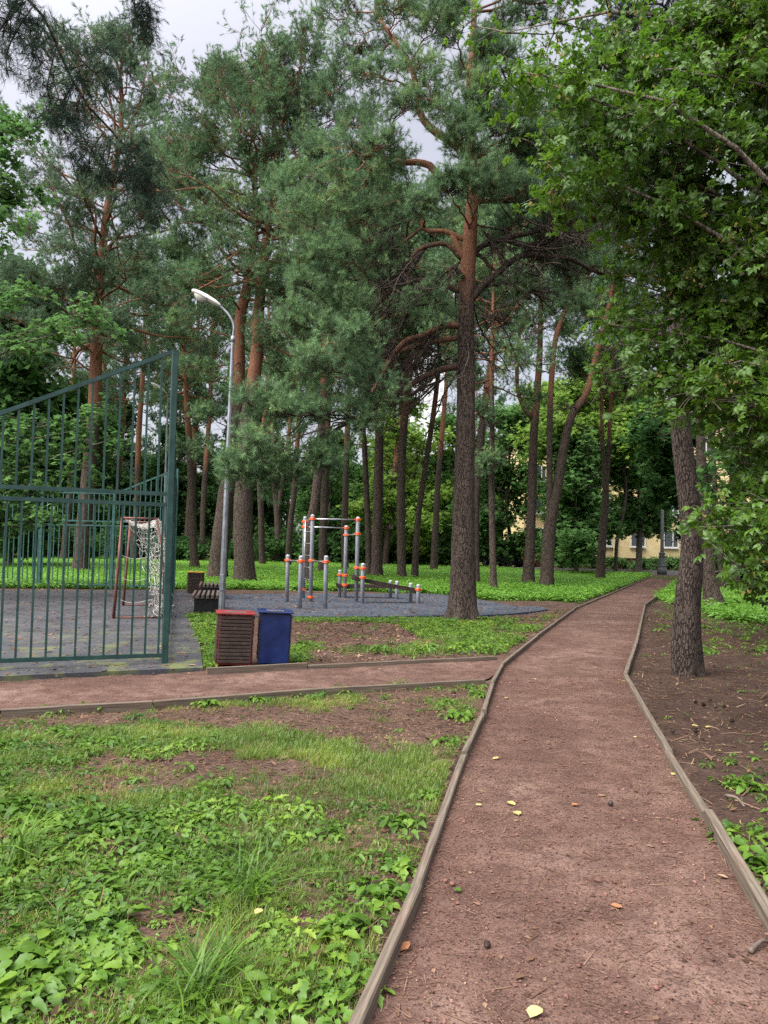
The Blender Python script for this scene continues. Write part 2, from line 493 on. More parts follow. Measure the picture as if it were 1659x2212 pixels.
P_LAWN1 = wpoly([(-900, 1268), (0, 1270), (380, 1272), (560, 1273), (800, 1277), (960, 1285), (1060, 1296), (1190, 1297), (1250, 1302), (1330, 1273), (1400, 1246), (1409, 1242), (1200, 1238), (1000, 1224), (700, 1215), (300, 1203), (-900, 1190)])
P_LAWN2 = wpoly([(1468, 1252), (1442, 1276), (1418, 1292), (1500, 1318), (1560, 1340), (1660, 1348), (2100, 1370), (2100, 1240), (1480, 1242)])
P_FL = wpoly([(-420, 1555), (0, 1538), (330, 1522), (700, 1493), (1048, 1473), (1026, 1545), (985, 1625), (885, 1900), (735, 2230), (600, 2560), (-420, 2560)])
P_MS = wpoly([(640, 1336), (960, 1342), (1180, 1326), (1236, 1311), (1155, 1368), (1078, 1412), (640, 1432)])
P_RR = wpoly([(1470, 1258), (1440, 1280), (1400, 1306), (1380, 1383), (1360, 1453), (1455, 1618), (1545, 1750), (1640, 1912), (1990, 2480), (2500, 2480), (2300, 1900), (2300, 1262)])

def ga(px, py, c):
    r = 0
    for x, y, sx, sy, w in c:
        r = r + w * np.exp(-((px - x) / sx) ** 2 - ((py - y) / sy) ** 2)
    return r

BARE = [(500, 1545, 420, 20, .85), (800, 1575, 170, 34, 1.0), (380, 1640, 260, 16, .9), (640, 1655, 140, 20, .8), (600, 1840, 60, 20, .6), (620, 1890, 50, 24, .5), (900, 2000, 60, 60, .6), (870, 1760, 70, 80, .9), (840, 1880, 55, 55, .7),
        (950, 1580, 60, 40, .6), (60, 1560, 160, 16, .6), (330, 1690, 120, 16, .45), (130, 2150, 60, 40, .5), (330, 2090, 60, 30, .35), (700, 2150, 60, 60, .45)]
WEEDS = [(130, 1600, 210, 45, 1.1), (330, 1830, 260, 130, 1.2), (120, 1980, 260, 160, 1.25), (150, 2160, 260, 110, 1.0), (480, 1900, 160, 120, .6), (640, 2060, 160, 120, .55), (760, 1990, 90, 110, .5), (560, 2170, 220, 70, .7),
         (120, 1780, 200, 70, .9), (860, 1900, 60, 90, .4), (980, 1560, 50, 60, .3)]
GRASS = [(780, 1640, 190, 55, 1.3), (520, 1590, 260, 30, .7), (900, 1690, 110, 60, 1.0), (560, 1960, 130, 60, .9), (500, 1720, 300, 50, .7), (200, 1640, 240, 36, .7), (450, 2130, 160, 80, 1.0), (700, 1820, 190, 90, .7), (700, 1540, 120, 16, .5)]

def zone_fl(X, Y):
    """(bare, weeds, grass) shares for points of the near left ground"""
    P = np.stack([X, Y, np.zeros_like(X)], -1)
    px, py = proj(P)
    n = fbm(P * 3.0, 3)
    b = np.clip(.06 + ga(px, py, BARE) + (n - .5) * 1.9, 0, 1)
    w = np.clip(ga(px, py, WEEDS) * .8 + (fbm(P * 2.8, 8) - .5) * 2.0, 0, 1)
    g = np.clip(.25 + ga(px, py, GRASS) * .75 + (fbm(P * 3.4, 21) - .5) * 1.8, 0, 1)
    return b, w, g

def greens(X, Y):
    """how green the ground itself is under the plants"""
    g = np.zeros_like(X)
    g[in_poly(X, Y, P_LAWN1) | in_poly(X, Y, P_LAWN2)] = 1
    m = in_poly(X, Y, P_FL)
    if m.any():
        b, w, gr = zone_fl(X[m], Y[m])
        g[m] = np.clip(.25 + .55 * gr - .7 * b, 0, 1)
    g[(Y > 70)] = 1
    g[in_poly(X, Y, P_RR) & (g < .5)] = -.7          # dark needle humus, with the right-hand trees' shade painted into the soil colour
    return g

def build_ground():
    xs = np.concatenate([[-260, -150, -90, -60, -42, -30, -22, -16, -12], np.arange(-9, 7.01, .07), [8.5, 11, 15, 20, 28, 40, 60, 90, 150, 260]])
    ys = np.concatenate([[-40, -12, -4, 0], np.arange(1.0, 11, .07), np.arange(11, 24, .2), np.arange(24, 62, .8), [66, 72, 80, 95, 120, 160, 230, 400]])
    X, Y = np.meshgrid(xs, ys, indexing='ij')
    P = np.stack([X, Y, 0 * X], -1)
    z = -.022 + (fbm(P * 2.2, 5) - .5) * .035 + (fbm(P * 9, 6, 3) - .5) * .022
    z = np.where((Y > 11) | (np.abs(X) > 8), np.minimum(z, -.012), z)
    z += np.where(Y > 11, (fbm(P * .25, 9) - .5) * .0, 0)
    near = in_poly(X, Y, P_MAIN) | in_poly(X, Y, P_SIDE) | in_poly(X, Y, P_COURT) | in_poly(X, Y, P_RUB)
    z = np.where(near, -.06, z)
    rr = in_poly(X, Y, P_RR)
    z = np.where(rr & (Y < 12), np.maximum(z, -.02) + .005, z)
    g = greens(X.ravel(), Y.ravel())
    n, m = X.shape
    i, j = np.meshgrid(np.arange(n - 1), np.arange(m - 1), indexing='ij')
    q = np.stack([i * m + j, (i + 1) * m + j, (i + 1) * m + j + 1, i * m + j + 1], -1).reshape(-1, 4)
    mb = MB()
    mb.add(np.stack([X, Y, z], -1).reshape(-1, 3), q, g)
    t = NT('soil')
    n1 = t.noise(2.2, 8); n2 = t.noise(26, 6); n3 = t.noise(90, 4)
    soil = t.ramp(n1, [(.3, (.044, .029, .024)), (.5, (.076, .050, .041)), (.7, (.118, .080, .065))])
    soil = t.mix(t.rng(n2, .42, .68, 0, .7), soil, (.022, .014, .011))
    lit = t.vor(1.0, t.map((40, 130, 40), warp=t.noise(6, 2, col=True)), 'F1', 'Color')
    lc = t.node('ShaderNodeSeparateColor'); t.l.new(lit, lc.inputs[0])
    soil = t.mix(t.rng(lc.outputs[0], .62, .95, 0, .6), soil, (.20, .115, .072))
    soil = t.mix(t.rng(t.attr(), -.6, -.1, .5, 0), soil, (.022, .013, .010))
    grn = t.ramp(t.noise(7, 6), [(.3, (.030, .045, .012)), (.55, (.065, .095, .022)), (.75, (.100, .100, .035))])
    fac = t.rng(t.math('ADD', t.attr(), t.math('MULTIPLY', t.math('SUBTRACT', n2, .5), .9)), .35, .75)
    c = t.mix(fac, soil, grn)
    h = t.math('ADD', n2, t.math('MULTIPLY', n3, .5))
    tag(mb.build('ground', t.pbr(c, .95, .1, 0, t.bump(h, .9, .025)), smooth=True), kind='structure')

def strip_grid(A, B, cell=.07):
    """grid between two polylines sampled alike"""
    L = np.linalg.norm(np.diff(A, axis=0), axis=1).sum()
    n = max(4, int(L / cell)); m = max(3, int(np.linalg.norm(A[0] - B[0]) / cell))
    def rs(P):
        d = np.concatenate([[0], np.cumsum(np.linalg.norm(np.diff(P, axis=0), axis=1))])
        u = np.linspace(0, d[-1], n)
        return np.stack([np.interp(u, d, P[:, k]) for k in range(P.shape[1])], 1)
    a, b = rs(A), rs(B)
    t = np.linspace(0, 1, m)[None, :, None]
    Q = a[:, None] * (1 - t) + b[:, None] * t
    i, j = np.meshgrid(np.arange(n - 1), np.arange(m - 1), indexing='ij')
    q = np.stack([i * m + j, i * m + j + 1, (i + 1) * m + j + 1, (i + 1) * m + j], -1).reshape(-1, 4)
    return Q.reshape(-1, Q.shape[-1]), q, np.broadcast_to(t[..., 0], (n, m)).ravel()

def m_path():
    t = NT('crushed_brick_path')
    big = t.noise(1.1, 5); mid = t.noise(5.5, 6, rough=.65); fine = t.noise(55, 5, rough=.7)
    grain = t.vor(120, None, 'F1', 'Color')
    sx = t.node('ShaderNodeSeparateColor'); t.l.new(grain, sx.inputs[0])
    c = t.ramp(big, [(.3, (.084, .046, .036)), (.5, (.145, .087, .068)), (.74, (.240, .160, .130))])
    c = t.mix(t.rng(mid, .42, .64, 0, .75), c, (.058, .030, .024))
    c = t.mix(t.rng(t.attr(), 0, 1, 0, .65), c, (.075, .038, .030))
    c = t.mix(t.rng(sx.outputs[0], .6, 1, 0, .4), c, (.22, .145, .115))
    c = t.mix(t.rng(sx.outputs[1], .74, .95, 0, .75), c, (.032, .018, .015))
    c = t.mix(t.rng(fine, .45, .7, 0, .45), c, (.05, .027, .022))
    d = t.vor(120, None, 'F1')
    h = t.math('ADD', t.math('MULTIPLY', d, .5), fine)
    return t.pbr(c, .95, .12, 0, t.bump(h, .8, .012))

def build_paths():
    M = m_path()
    def sheet(name, A, B, z, cell):
        v, q, t = strip_grid(np.array(A), np.array(B), cell)
        P = np.column_stack([v, np.zeros(len(v))])
        zz = z + (fbm(P * 1.4, 41) - .5) * .02 + (fbm(P * 7, 42, 3) - .5) * .008
        zz -= .014 * np.sin(np.pi * t) * 0
        e = np.clip(np.abs(t - .5) * 2, 0, 1) ** 3
        mb = MB(); mb.add(np.column_stack([v, zz]), q, np.clip(e * .9 + (fbm(P * 2, 44) - .5) * .5, 0, 1))
        tag(mb.build(name, M, smooth=True), kind='structure')
    A = wpoly([(536, 2700)] + LK); B = wpoly([(2108, 2700)] + RK)
    # sample both sides at like depths so that the sheet follows the bends
    ys = np.concatenate([np.arange(A[0, 1] + .1, 12, .25), np.arange(12, A[-1, 1], 1.0), [A[-1, 1]]])
    ax = np.interp(ys, A[:, 1], A[:, 0]); bx = np.interp(ys, B[:, 1], B[:, 0])
    n = 24
    t = np.linspace(0, 1, n)
    yy = []
    for k in range(len(ys) - 1):
        s = max(1, int((ys[k + 1] - ys[k]) / (.07 if ys[k] < 9 else .25)))
        yy += list(np.linspace(ys[k], ys[k + 1], s, endpoint=False))
    yy.append(ys[-1]); yy = np.array(yy)
    ax = np.interp(yy, A[:, 1], A[:, 0]); bx = np.interp(yy, B[:, 1], B[:, 0])
    X = ax[:, None] * (1 - t) + bx[:, None] * t; Y = np.repeat(yy[:, None], n, 1)
    T = np.broadcast_to(t, X.shape)
    P = np.stack([X, Y, 0 * X], -1)
    zz = .006 + (fbm(P * 1.4, 41) - .5) * .02 + (fbm(P * 7, 42, 3) - .5) * .010
    i, j = np.meshgrid(np.arange(len(yy) - 1), np.arange(n - 1), indexing='ij')
    q = np.stack([i * n + j, i * n + j + 1, (i + 1) * n + j + 1, (i + 1) * n + j], -1).reshape(-1, 4)
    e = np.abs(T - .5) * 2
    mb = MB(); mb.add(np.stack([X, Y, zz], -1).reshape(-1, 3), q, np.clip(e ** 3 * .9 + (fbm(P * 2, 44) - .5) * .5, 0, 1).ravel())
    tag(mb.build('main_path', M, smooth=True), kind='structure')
    sheet('side_path', wpoly(SL + [(1075, 1452)]), wpoly(SU + [(1090, 1422)]), -.008, .12)

def flat_sheet(name, P, z, mat, th=0.05, tint=.5):
    n = len(P)
    v = np.vstack([np.column_stack([P, np.full(n, z)]), np.column_stack([P, np.full(n, z - th)])])
    mb = MB(); mb.add(v[:n], np.array([list(range(n))]), tint)
    mb.add(np.repeat(v, 1, 0), np.array([[k, k + n, (k + 1) % n + n, (k + 1) % n] for k in range(n)]), tint)
    o = mb.build(name, mat)
    return tag(o, kind='structure')

def build_surfaces():
    t = NT('wet_asphalt')
    n = t.noise(1.2, 6); g = t.vor(70, None, 'F1', 'Color'); f = t.noise(40, 5)
    sx = t.node('ShaderNodeSeparateColor'); t.l.new(g, sx.inputs[0])
    c = t.ramp(n, [(.3, (.026, .028, .034)), (.55, (.040, .042, .050)), (.75, (.060, .060, .066))])
    c = t.mix(t.rng(sx.outputs[0], .6, 1, 0, .45), c, (.085, .082, .085))
    moss = t.noise(2.6, 5, t.map((1, .7, 1)))
    sep = t.node('ShaderNodeSeparateXYZ'); t.l.new(t.tc.outputs['Object'], sep.inputs[0])
    edge = t.rng(sep.outputs['Y'], 14.5, 9.3, 0, 1)
    c = t.mix(t.math('MULTIPLY', t.rng(moss, .50, .66, 0, .7), edge), c, (.13, .155, .035))
    nd = t.vor(1.0, t.map((7, 22, 7), warp=t.noise(3, 2, col=True)), 'F1')
    c = t.mix(t.math('MULTIPLY', t.rng(nd, .22, .10, 0, .7), t.rng(t.noise(.7, 3), .42, .6)), c, (.27, .17, .09))
    flat_sheet('court_asphalt', P_COURT, .028, t.pbr(c, t.rng(n, .3, .7, .55, .8), .4, 0, t.bump(f, .6, .006)), .08)
    t = NT('blue_rubber_crumb')
    n = t.noise(1.0, 6); f = t.noise(60, 4)
    g = t.vor(90, None, 'F1', 'Color'); sx = t.node('ShaderNodeSeparateColor'); t.l.new(g, sx.inputs[0])
    c = t.ramp(n, [(.3, (.034, .044, .060)), (.55, (.052, .064, .082)), (.75, (.078, .088, .102))])
    c = t.mix(t.rng(sx.outputs[0], .5, 1, 0, .5), c, (.028, .058, .115))
    nd = t.vor(1.0, t.map((5, 15, 5), warp=t.noise(3, 2, col=True)), 'F1')
    c = t.mix(t.math('MULTIPLY', t.rng(nd, .26, .12, 0, .75), t.rng(t.noise(.8, 3), .38, .55)), c, (.26, .18, .11))
    flat_sheet('play_surface', P_RUB, .012, t.pbr(c, .8, .25, 0, t.bump(f, .5, .005)), .06)
    t = NT('road_asphalt')
    road = t.pbr(t.ramp(t.noise(.6, 6), [(.3, (.045, .045, .048)), (.7, (.085, .082, .080))]), .85, .3)
    flat_sheet('road', np.array([(-20, 58.0), (-1.5, 58.0), (6, 53.0), (70, 53.0), (70, 59.2), (6, 59.2), (-20, 66.0)]), -.004, road, .05)
    t = NT('concrete_kerb')
    kc = t.pbr(t.ramp(t.noise(5, 6), [(.3, (.16, .15, .14)), (.7, (.30, .29, .27))]), .9, .2)
    mb = MB()
    mb.bar((6, 52.9, .05), (19.4, 52.9, .05), .15, .16); mb.bar((22.6, 52.9, .05), (60, 52.9, .05), .15, .16)
    mb.bar((6, 59.35, .07), (60, 59.35, .07), .15, .2)
    tag(mb.build('kerb', kc), kind='structure')

def m_board():
    t = NT('weathered_edging_wood')
    g = t.noise(1.0, 6, t.map((2.5, 60, 60)), rough=.6); b = t.noise(3, 4)
    c = t.ramp(g, [(.3, (.060, .047, .036)), (.5, (.120, .097, .075)), (.72, (.19, .158, .124))])
    c = t.mix(t.rng(b, .5, .75, 0, .5), c, (.13, .075, .055))
    c = t.mix(t.rng(t.noise(2.2, 3), .62, .72, 0, .35), c, (.12, .14, .06))
    return t.pbr(c, .9, .15, 0, t.bump(g, .5, .006))

def build_boards():
    M = m_board(); rng = np.random.default_rng(4)
    def board(a, b, label, w=.046, h=.14, top=.066, group='timber boards edging the paths', sink=0):
        a, b = np.asarray(a, float), np.asarray(b, float)
        L = np.linalg.norm(b - a)
        n = max(6, int(L / .12))
        mb = MB()
        x = np.linspace(-L / 2 + .010, L / 2 - .010, n)
        yo = (fbm(np.stack([x * 1.3, 0 * x + rng.random() * 50, 0 * x], -1), 3) - .5) * .008
        zo = (fbm(np.stack([x * 1.7, 0 * x + rng.random() * 50, 0 * x], -1), 5) - .5) * .012
        c = .007
        prof = [(-w / 2, -h), (-w / 2, -c), (-w / 2 + c, 0), (w / 2 - c, 0), (w / 2, -c), (w / 2, -h)]
        v = np.array([[[xx, py + yo[k], pz + zo[k]] for py, pz in prof] for k, xx in enumerate(x)])
        m = len(prof)
        q = [[k * m + j, k * m + j + 1, (k + 1) * m + j + 1, (k + 1) * m + j] for k in range(n - 1) for j in range(m - 1)]
        mb.add(v.reshape(-1, 3), np.array(q))
        mb.f.append(np.array([list(range(m))[::-1], list(range((n - 1) * m, n * m))]))
        o = mb.build('edging_board', M)
        mid = (a + b) / 2
        o.location = (mid[0] + rng.normal() * .006, mid[1], top + rng.normal() * .008)
        o.rotation_euler = (rng.normal() * .03, 0, math.atan2(b[1] - a[1], b[0] - a[0]))
        tag(o, label, 'edging board', group)
    L = [G(x, y, .075)[:2] for x, y in LK]
    R = [G(x, y, .075)[:2] for x, y in RK]
    names = ['weathered board along the left path edge nearest the camera, cut by the frame',
             'grey board on the left path edge beside the bare brown patch, second from the camera',
             'short board on the left path edge ending at the little stake, third from the camera',
             'board on the left path edge between the stake and the side path',
             'short board on the left edge across the mouth of the side path',
             'board on the left path edge just past the side path, above the soil strip',
             'board on the left path edge level with the large central pine',
             'board on the left path edge beside the bright ground cover',
             'farthest board of the left path edge running to the lamp post']
    for k in range(len(L) - 1):
        board(L[k], L[k + 1], names[k])
    names = ['broad board on the right path edge nearest the camera, beside leafy weeds',
             'long board on the right path edge from the weeds up to the worn joint',
             'board on the right path edge ending at the sharp bend',
             'board on the right path edge just beyond the sharp bend',
             'board on the right path edge beside the leaning pine trunk',
             'board on the right path edge curving away through green plants',
             'farthest board on the right path edge, near the lamp post']
    for k in range(len(R) - 1):
        board(R[k], R[k + 1], names[k], w=.052)
    U = [G(x, y, .05)[:2] for x, y in SU[3:]]
    board(U[0], U[1], 'dark board on the far side of the side path in front of the bins', top=.055)
    board(U[1], U[2] - (U[2] - U[1]) * .01, 'long board on the far side of the side path right of the bins', top=.055)
    S = [G(x, y, .05)[:2] for x, y in SL]
    nm = ['board on the near side of the side path running out of the frame', 'board on the near side of the side path below the gate post',
          'dark board on the near side of the side path with weeds growing against it', 'board on the near side of the side path ending at the main path']
    for k in range(4):
        board(S[k], S[k + 1] if k < 3 else S[k + 1] - (S[k + 1] - S[k]) * .01, nm[k], top=.05, h=.2)
    st = MB(); st.box((0, 0, 0), (.045, .05, .2), bev=.006)
    o = st.build('wooden_stake', M, loc=(*(G(1046, 1553, .0)[:2]), .0))
    tag(o, 'short wooden stake holding the left path board at a joint', 'stake')

build_ground(); build_paths(); build_surfaces(); build_boards()
# ------------------------------------------------------------------ trees
def grow(S, D, L, k, wig, lift, rng):
    N = len(S)
    P = np.zeros((N, k + 1, 3)); P[:, 0] = S
    d = nrm(D)
    st = (np.asarray(L, float) / k)[:, None]
    for i in range(1, k + 1):
        d = nrm(d + rng.normal(size=(N, 3)) * wig + np.array([0, 0, 1.0]) * (lift if np.ndim(lift) == 0 else np.asarray(lift)[:, None]))
        P[:, i] = P[:, i - 1] + d * st
    return P

def spawn(P, n_per, t0, t1, ang, up, rng, flat=0.5, tmode=1.0):
    """children along polylines P (N,k,3): start points, directions, parent index, position along the parent"""
    N, k, _ = P.shape
    idx = np.repeat(np.arange(N), n_per)
    t = t0 + (t1 - t0) * rng.random(len(idx)) ** tmode
    x = t * (k - 1); i = np.clip(x.astype(int), 0, k - 2); f = (x - i)[:, None]
    A, B = P[idx, i], P[idx, i + 1]
    S = A * (1 - f) + B * f
    T = nrm(B - A)
    R = rng.normal(size=S.shape); R[:, 2] *= flat
    R = nrm(R - T * (R * T).sum(1, keepdims=True))
    a = ang * (.7 + .6 * rng.random(len(idx)))[:, None]
    return S, nrm(T * np.cos(a) + R * np.sin(a) + np.array([0, 0, up])), idx, t

def tuft(n, w, seed, shoot=.6, spread=(.45, 1.25)):
    """one pine shoot: thin needles standing off a short stem along z, about 1 unit long"""
    r = np.random.default_rng(seed)
    v, f = [], []
    for k in range(n):
        z = shoot * r.random(); a = r.random() * 6.283; e = r.uniform(*spread) * (1.15 - .6 * z / shoot)
        d = np.array([math.cos(a) * math.sin(e), math.sin(a) * math.sin(e), math.cos(e)])
        L = r.uniform(.5, .75); p = np.array([-math.sin(a), math.cos(a), 0]) * w / 2
        b = np.array([0, 0, z])
        v += [b - p, b + p, b + d * L + np.array([0, 0, -.04])]
        f.append([3 * k, 3 * k + 1, 3 * k + 2])
    return np.array(v), np.array(f)

def polysegs(mb, P, r0, r1, tint, n=3):
    N, k, _ = P.shape
    r0 = np.broadcast_to(np.asarray(r0, float), (N,)); r1 = np.broadcast_to(np.asarray(r1, float), (N,))
    tt = np.broadcast_to(np.asarray(tint, float), (N,))
    for i in range(k - 1):
        a, b = i / (k - 1), (i + 1) / (k - 1)
        mb.segs(P[:, i], P[:, i + 1], r0 * (1 - a) + r1 * a, r0 * (1 - b) + r1 * b, tt, n)

def smooth01(x, a, b):
    t = np.clip((x - a) / (b - a), 0, 1)
    return t * t * (3 - 2 * t)

class Pine:
    def __init__(s, base, seed, lod=1.0, orange=(5.5, 10.0), z0=0.0):
        s.B = G(*base); s.d = s.B[1]; s.rng = np.random.default_rng(seed); s.seed = seed
        s.lod = lod; s.orange = orange
        s.wood, s.fol = MB(), MB()
        s.stems = []
        s.S2 = []
        s.arms = []
    def px(s, x, y, dy=0.0):
        return V(x, y, s.d + dy)
    def ori(s, z):
        return smooth01(np.asarray(z, float), *s.orange)
    def trunk(s, path, sides=14, ring=.25, rough=.05, flare=.35, dy=0.0, fork=False, top_extra=0):
        """path of (x, y, width) in the photograph, followed at the tree's own distance"""
        Q = []
        n = len(path)
        for k, p in enumerate(path):
            q = s.px(p[0], p[1], dy * k / max(1, n - 1) + (p[3] if len(p) > 3 else 0))
            Q.append([*q, p[2] / 2 / F_PX * s.d])
        Q = np.array(Q)
        if not fork:
            Q[0, :3] = s.B; Q[0, 2] = -.12
        L = np.linalg.norm(np.diff(Q[:, :3], axis=0), axis=1).sum()
        c = catmull(Q, max(8, int(L / ring)))
        P, R = c[:, :3], np.maximum(c[:, 3], .012)
        z = P[:, 2]
        if not fork:
            R = R * (1 + flare * np.exp(-np.maximum(z, 0) / .28))
        s.stems.append(np.column_stack([P, R]))
        mb = MB(); mb.tube(P, R, sides, s.ori(z))
        v = mb.v[0]
        cen = np.repeat(P, sides, 0); rr = np.repeat(R, sides)
        d = v - cen
        ns = (fbm(v * np.array([3.2, 3.2, 1.1]) + s.seed, s.seed, 3) - .5) * 2
        ns2 = (fbm(v * np.array([14, 14, 4.]) + s.seed, s.seed + 5, 2) - .5) * 2
        lob = np.sin(np.arctan2(d[:, 1], d[:, 0]) * 5 + s.seed) * .16 * np.exp(-np.maximum(v[:, 2], 0) / .22) * (0 if fork else 1)
        mb.v[0] = cen + d * (1 + ns * rough * 2.2 + ns2 * rough + lob)[:, None]
        s.wood.v += mb.v; s.wood.t += mb.t
        s.wood.f += [f + s.wood.n for f in mb.f]; s.wood.n += mb.n
    def at(s, z, k=0):
        st = s.stems[k]
        i = np.argmin(np.abs(st[:, 2] - z))
        return st[i, :3], st[i, 3]
    def limb(s, P, r0, r1, orange=None, n=7, leafy=True, t0=.4):
        """a limb given by its points in space"""
        P = np.asarray(P, float)
        c = catmull(P, max(6, int(np.linalg.norm(np.diff(P, axis=0), axis=1).sum() / .14)))
        c = c + (fbm(c * 2.2 + s.seed, s.seed + 3, 3)[:, None] - .5) * .12 * np.linspace(0, 1, len(c))[:, None]
        tt = s.ori(c[:, 2]) if orange is None else np.full(len(c), orange)
        s.wood.tube(c, np.linspace(r0, r1, len(c)), n, tt)
        s.arms.append(np.column_stack([c, np.linspace(r0, r1, len(c))])[len(c) // 3:])
        if leafy:
            k = 8
            i = np.linspace(0, len(c) - 1, k + 1).astype(int)
            return c[i]
    def limb_px(s, pts, w0, w1, orange=None, leafy=True):
        P = [s.px(p[0], p[1], p[2] if len(p) > 2 else 0) for p in pts]
        k = .5 / F_PX * s.d
        return s.limb(P, w0 * k, w1 * k, orange, leafy=leafy)
    def bare(s, z0, z1, n, L, dark=.0):
        """dead crooked lower branches"""
        r = s.rng
        for k in range(n):
            z = r.uniform(z0, z1); c, rad = s.at(z)
            a = r.random() * 6.283
            D = np.array([[math.cos(a), math.sin(a), r.uniform(-.15, .35)]])
            P = grow(c[None], D, np.array([L * r.uniform(.4, 1)]), 7, .22, -.02, r)
            s.wood.tube(P[0], np.linspace(min(.035, rad * .3), .006, 8), 5, dark)
            S, D2, idx, t = spawn(P, 7, .25, 1, .9, 0, r, .8)
            P2 = grow(S, D2, L * .35 * r.uniform(.4, 1, len(S)), 3, .25, -.03, r)
            polysegs(s.wood, P2, .009, .004, dark)
            S, D3, idx, t = spawn(P2, 3, .3, 1, .8, 0, r, .8)
            P3 = grow(S, D3, L * .14 * r.uniform(.4, 1, len(S)), 2, .25, 0, r)
            polysegs(s.wood, P3, .005, .003, dark)
    def crown(s, z0, z1, R, n, stem=0, prof=None, elev=(-.05, .75), lift=.04, az=None, wig=.15):
        """limbs standing off a stem between two heights"""
        r = s.rng
        t = (np.arange(n) + r.random(n)) / n
        a = np.arange(n) * 2.399 + r.random(n) * .8 if az is None else r.uniform(az[0], az[1], n)
        for k in range(n):
            z = z0 + (z1 - z0) * t[k]
            c, rad = s.at(z, stem)
            pr = (.45 + .75 * math.sin(math.pi * min(1, t[k] * .85 + .12))) * (1 - .55 * t[k] ** 3) if prof is None else prof(t[k])
            L = R * pr * r.uniform(.7, 1.15)
            e = elev[0] + (elev[1] - elev[0]) * t[k] + r.normal() * .12
            D = np.array([[math.cos(a[k]) * math.cos(e), math.sin(a[k]) * math.cos(e), math.sin(e)]])
            P = grow(c[None], D, np.array([L]), 8, wig, lift, r)[0]
            s.wood.tube(P, np.linspace(max(.02, min(rad * .45, .02 + .018 * L)), .008, 9), 6, s.ori(P[:, 2]))
            s.S2.append((P, L * .42, .30, 1.0))
    def blob(s, x, y, r_px, dy, stem=0, drop=.25, flat=.55, thick=1.0):
        """a plate of needles around a point of the photograph, on a limb that leaves the trunk lower down"""
        r = s.rng
        C = s.px(x, y, dy); rad = r_px / F_PX * (s.d + dy)
        st = s.stems[stem]
        hd = np.linalg.norm((st[:, :2] - C[:2]), axis=1)
        i = np.argmin(np.abs(st[:, 2] - (C[2] - drop * hd.min() - .1)))
        S, rs = st[i, :3], st[i, 3]
        if s.arms:                              # rather leave from a nearby limb than from the trunk
            A = np.concatenate(s.arms); dd = np.linalg.norm(A[:, :3] - C, axis=1); q = np.argmin(dd)
            if dd[q] < .75 * np.linalg.norm(C - S): S, rs = A[q, :3], A[q, 3]
        v = C - S; L = np.linalg.norm(v)
        mid = S + v * .5 + np.array([r.normal() * .1 * L, r.normal() * .1 * L, .06 * L])
        E = C + nrm(v * np.array([1, 1, .5])) * rad * .6
        c = catmull(np.array([S, mid, C, E]), 9)
        c[1:] += r.normal(size=(8, 3)) * .035 * L ** .5
        s.wood.tube(c, np.linspace(max(.012, min(rs * .6, .014 * L * thick + .010)), .008, 9), 6, s.ori(c[:, 2]))
        for k in range(1 + int(rad / .95)):
            s.S2.append((c, rad * 1.0, 1 - min(.75, (rad * 1.5) / max(L, .1)), 1.0))
    def foliage(s, n2=11, n3=6, tl=.34, size=.125, needles=20, w=None, tufts=(.35, .7, 1.0), up=.32, bias=0.0, dead=.01, ws=1.0):
        r = s.rng
        if not s.S2: return
        w = w if w is not None else max(.05, .0042 * s.d / 1.0 / 1.0 * .75)
        P = np.array([a[0] for a in s.S2]); L2 = np.array([a[1] for a in s.S2]); t0 = np.array([a[2] for a in s.S2])
        S, D, idx, t = spawn(P, n2, 0, 1, .95, .10, r, .45)
        # shift the share t so that every limb carries twigs on its own outer part
        tt = t0[idx] + (1 - t0[idx]) * r.random(len(idx)) ** .8
        k = P.shape[1]
        x = tt * (k - 1); i = np.clip(x.astype(int), 0, k - 2); f = (x - i)[:, None]
        S = P[idx, i] * (1 - f) + P[idx, i + 1] * f
        P2 = grow(S, D, L2[idx] * r.uniform(.45, 1.1, len(idx)) * (1.1 - .5 * tt), 4, .16, .05, r)
        polysegs(s.wood, P2, .013 * ws, .005 * ws, np.clip(s.ori(S[:, 2]) * .8, 0, 1))
        S, D, idx, t = spawn(P2, n3, .2, 1, .75, .12, r, .6)
        P3 = grow(S, D, tl * r.uniform(.5, 1.2, len(S)), 2, .14, .10, r)
        polysegs(s.wood, P3, .005 * ws, .003 * ws, .35)
        T = [tuft(needles, w, q + s.seed) for q in range(4)]
        clump = r.normal(size=len(S)) * .10 + (r.normal(size=len(P2)) * .16)[idx]
        gone = (r.random(len(P2)) < dead)[idx]
        for q, ft in enumerate(tufts):
            j = 1 if ft >= .5 else 0
            f = ft * 2 - j
            pos = P3[:, j] * (1 - f) + P3[:, j + 1] * f
            d = nrm(P3[:, j + 1] - P3[:, j] + r.normal(size=pos.shape) * .45 + np.array([0, 0, up]))
            tint = np.clip(.48 + clump + r.normal(size=len(pos)) * .14 + bias, 0, .93)
            tint = np.where(gone, 1.0, tint)
            for m in range(4):
                g = (np.arange(len(pos)) % 4) == m
                s.fol.scatter(*T[(m + q) % 4], pos[g], d[g], size * r.uniform(.8, 1.25, g.sum()), r.random(g.sum()) * 6.28, tint[g])
    def done(s, label, group=None, bark='bark_far', needle='needle', name='pine_tree', cat='pine tree'):
        loc = np.array([s.B[0], s.B[1], 0])
        o = thing(name, label, cat, loc, 0, group)
        s.wood.build('trunk', MAT[bark], o, True, loc)
        if s.fol.n: s.fol.build('crown', MAT[needle], o, False, loc)
        s.obj = o
        return o

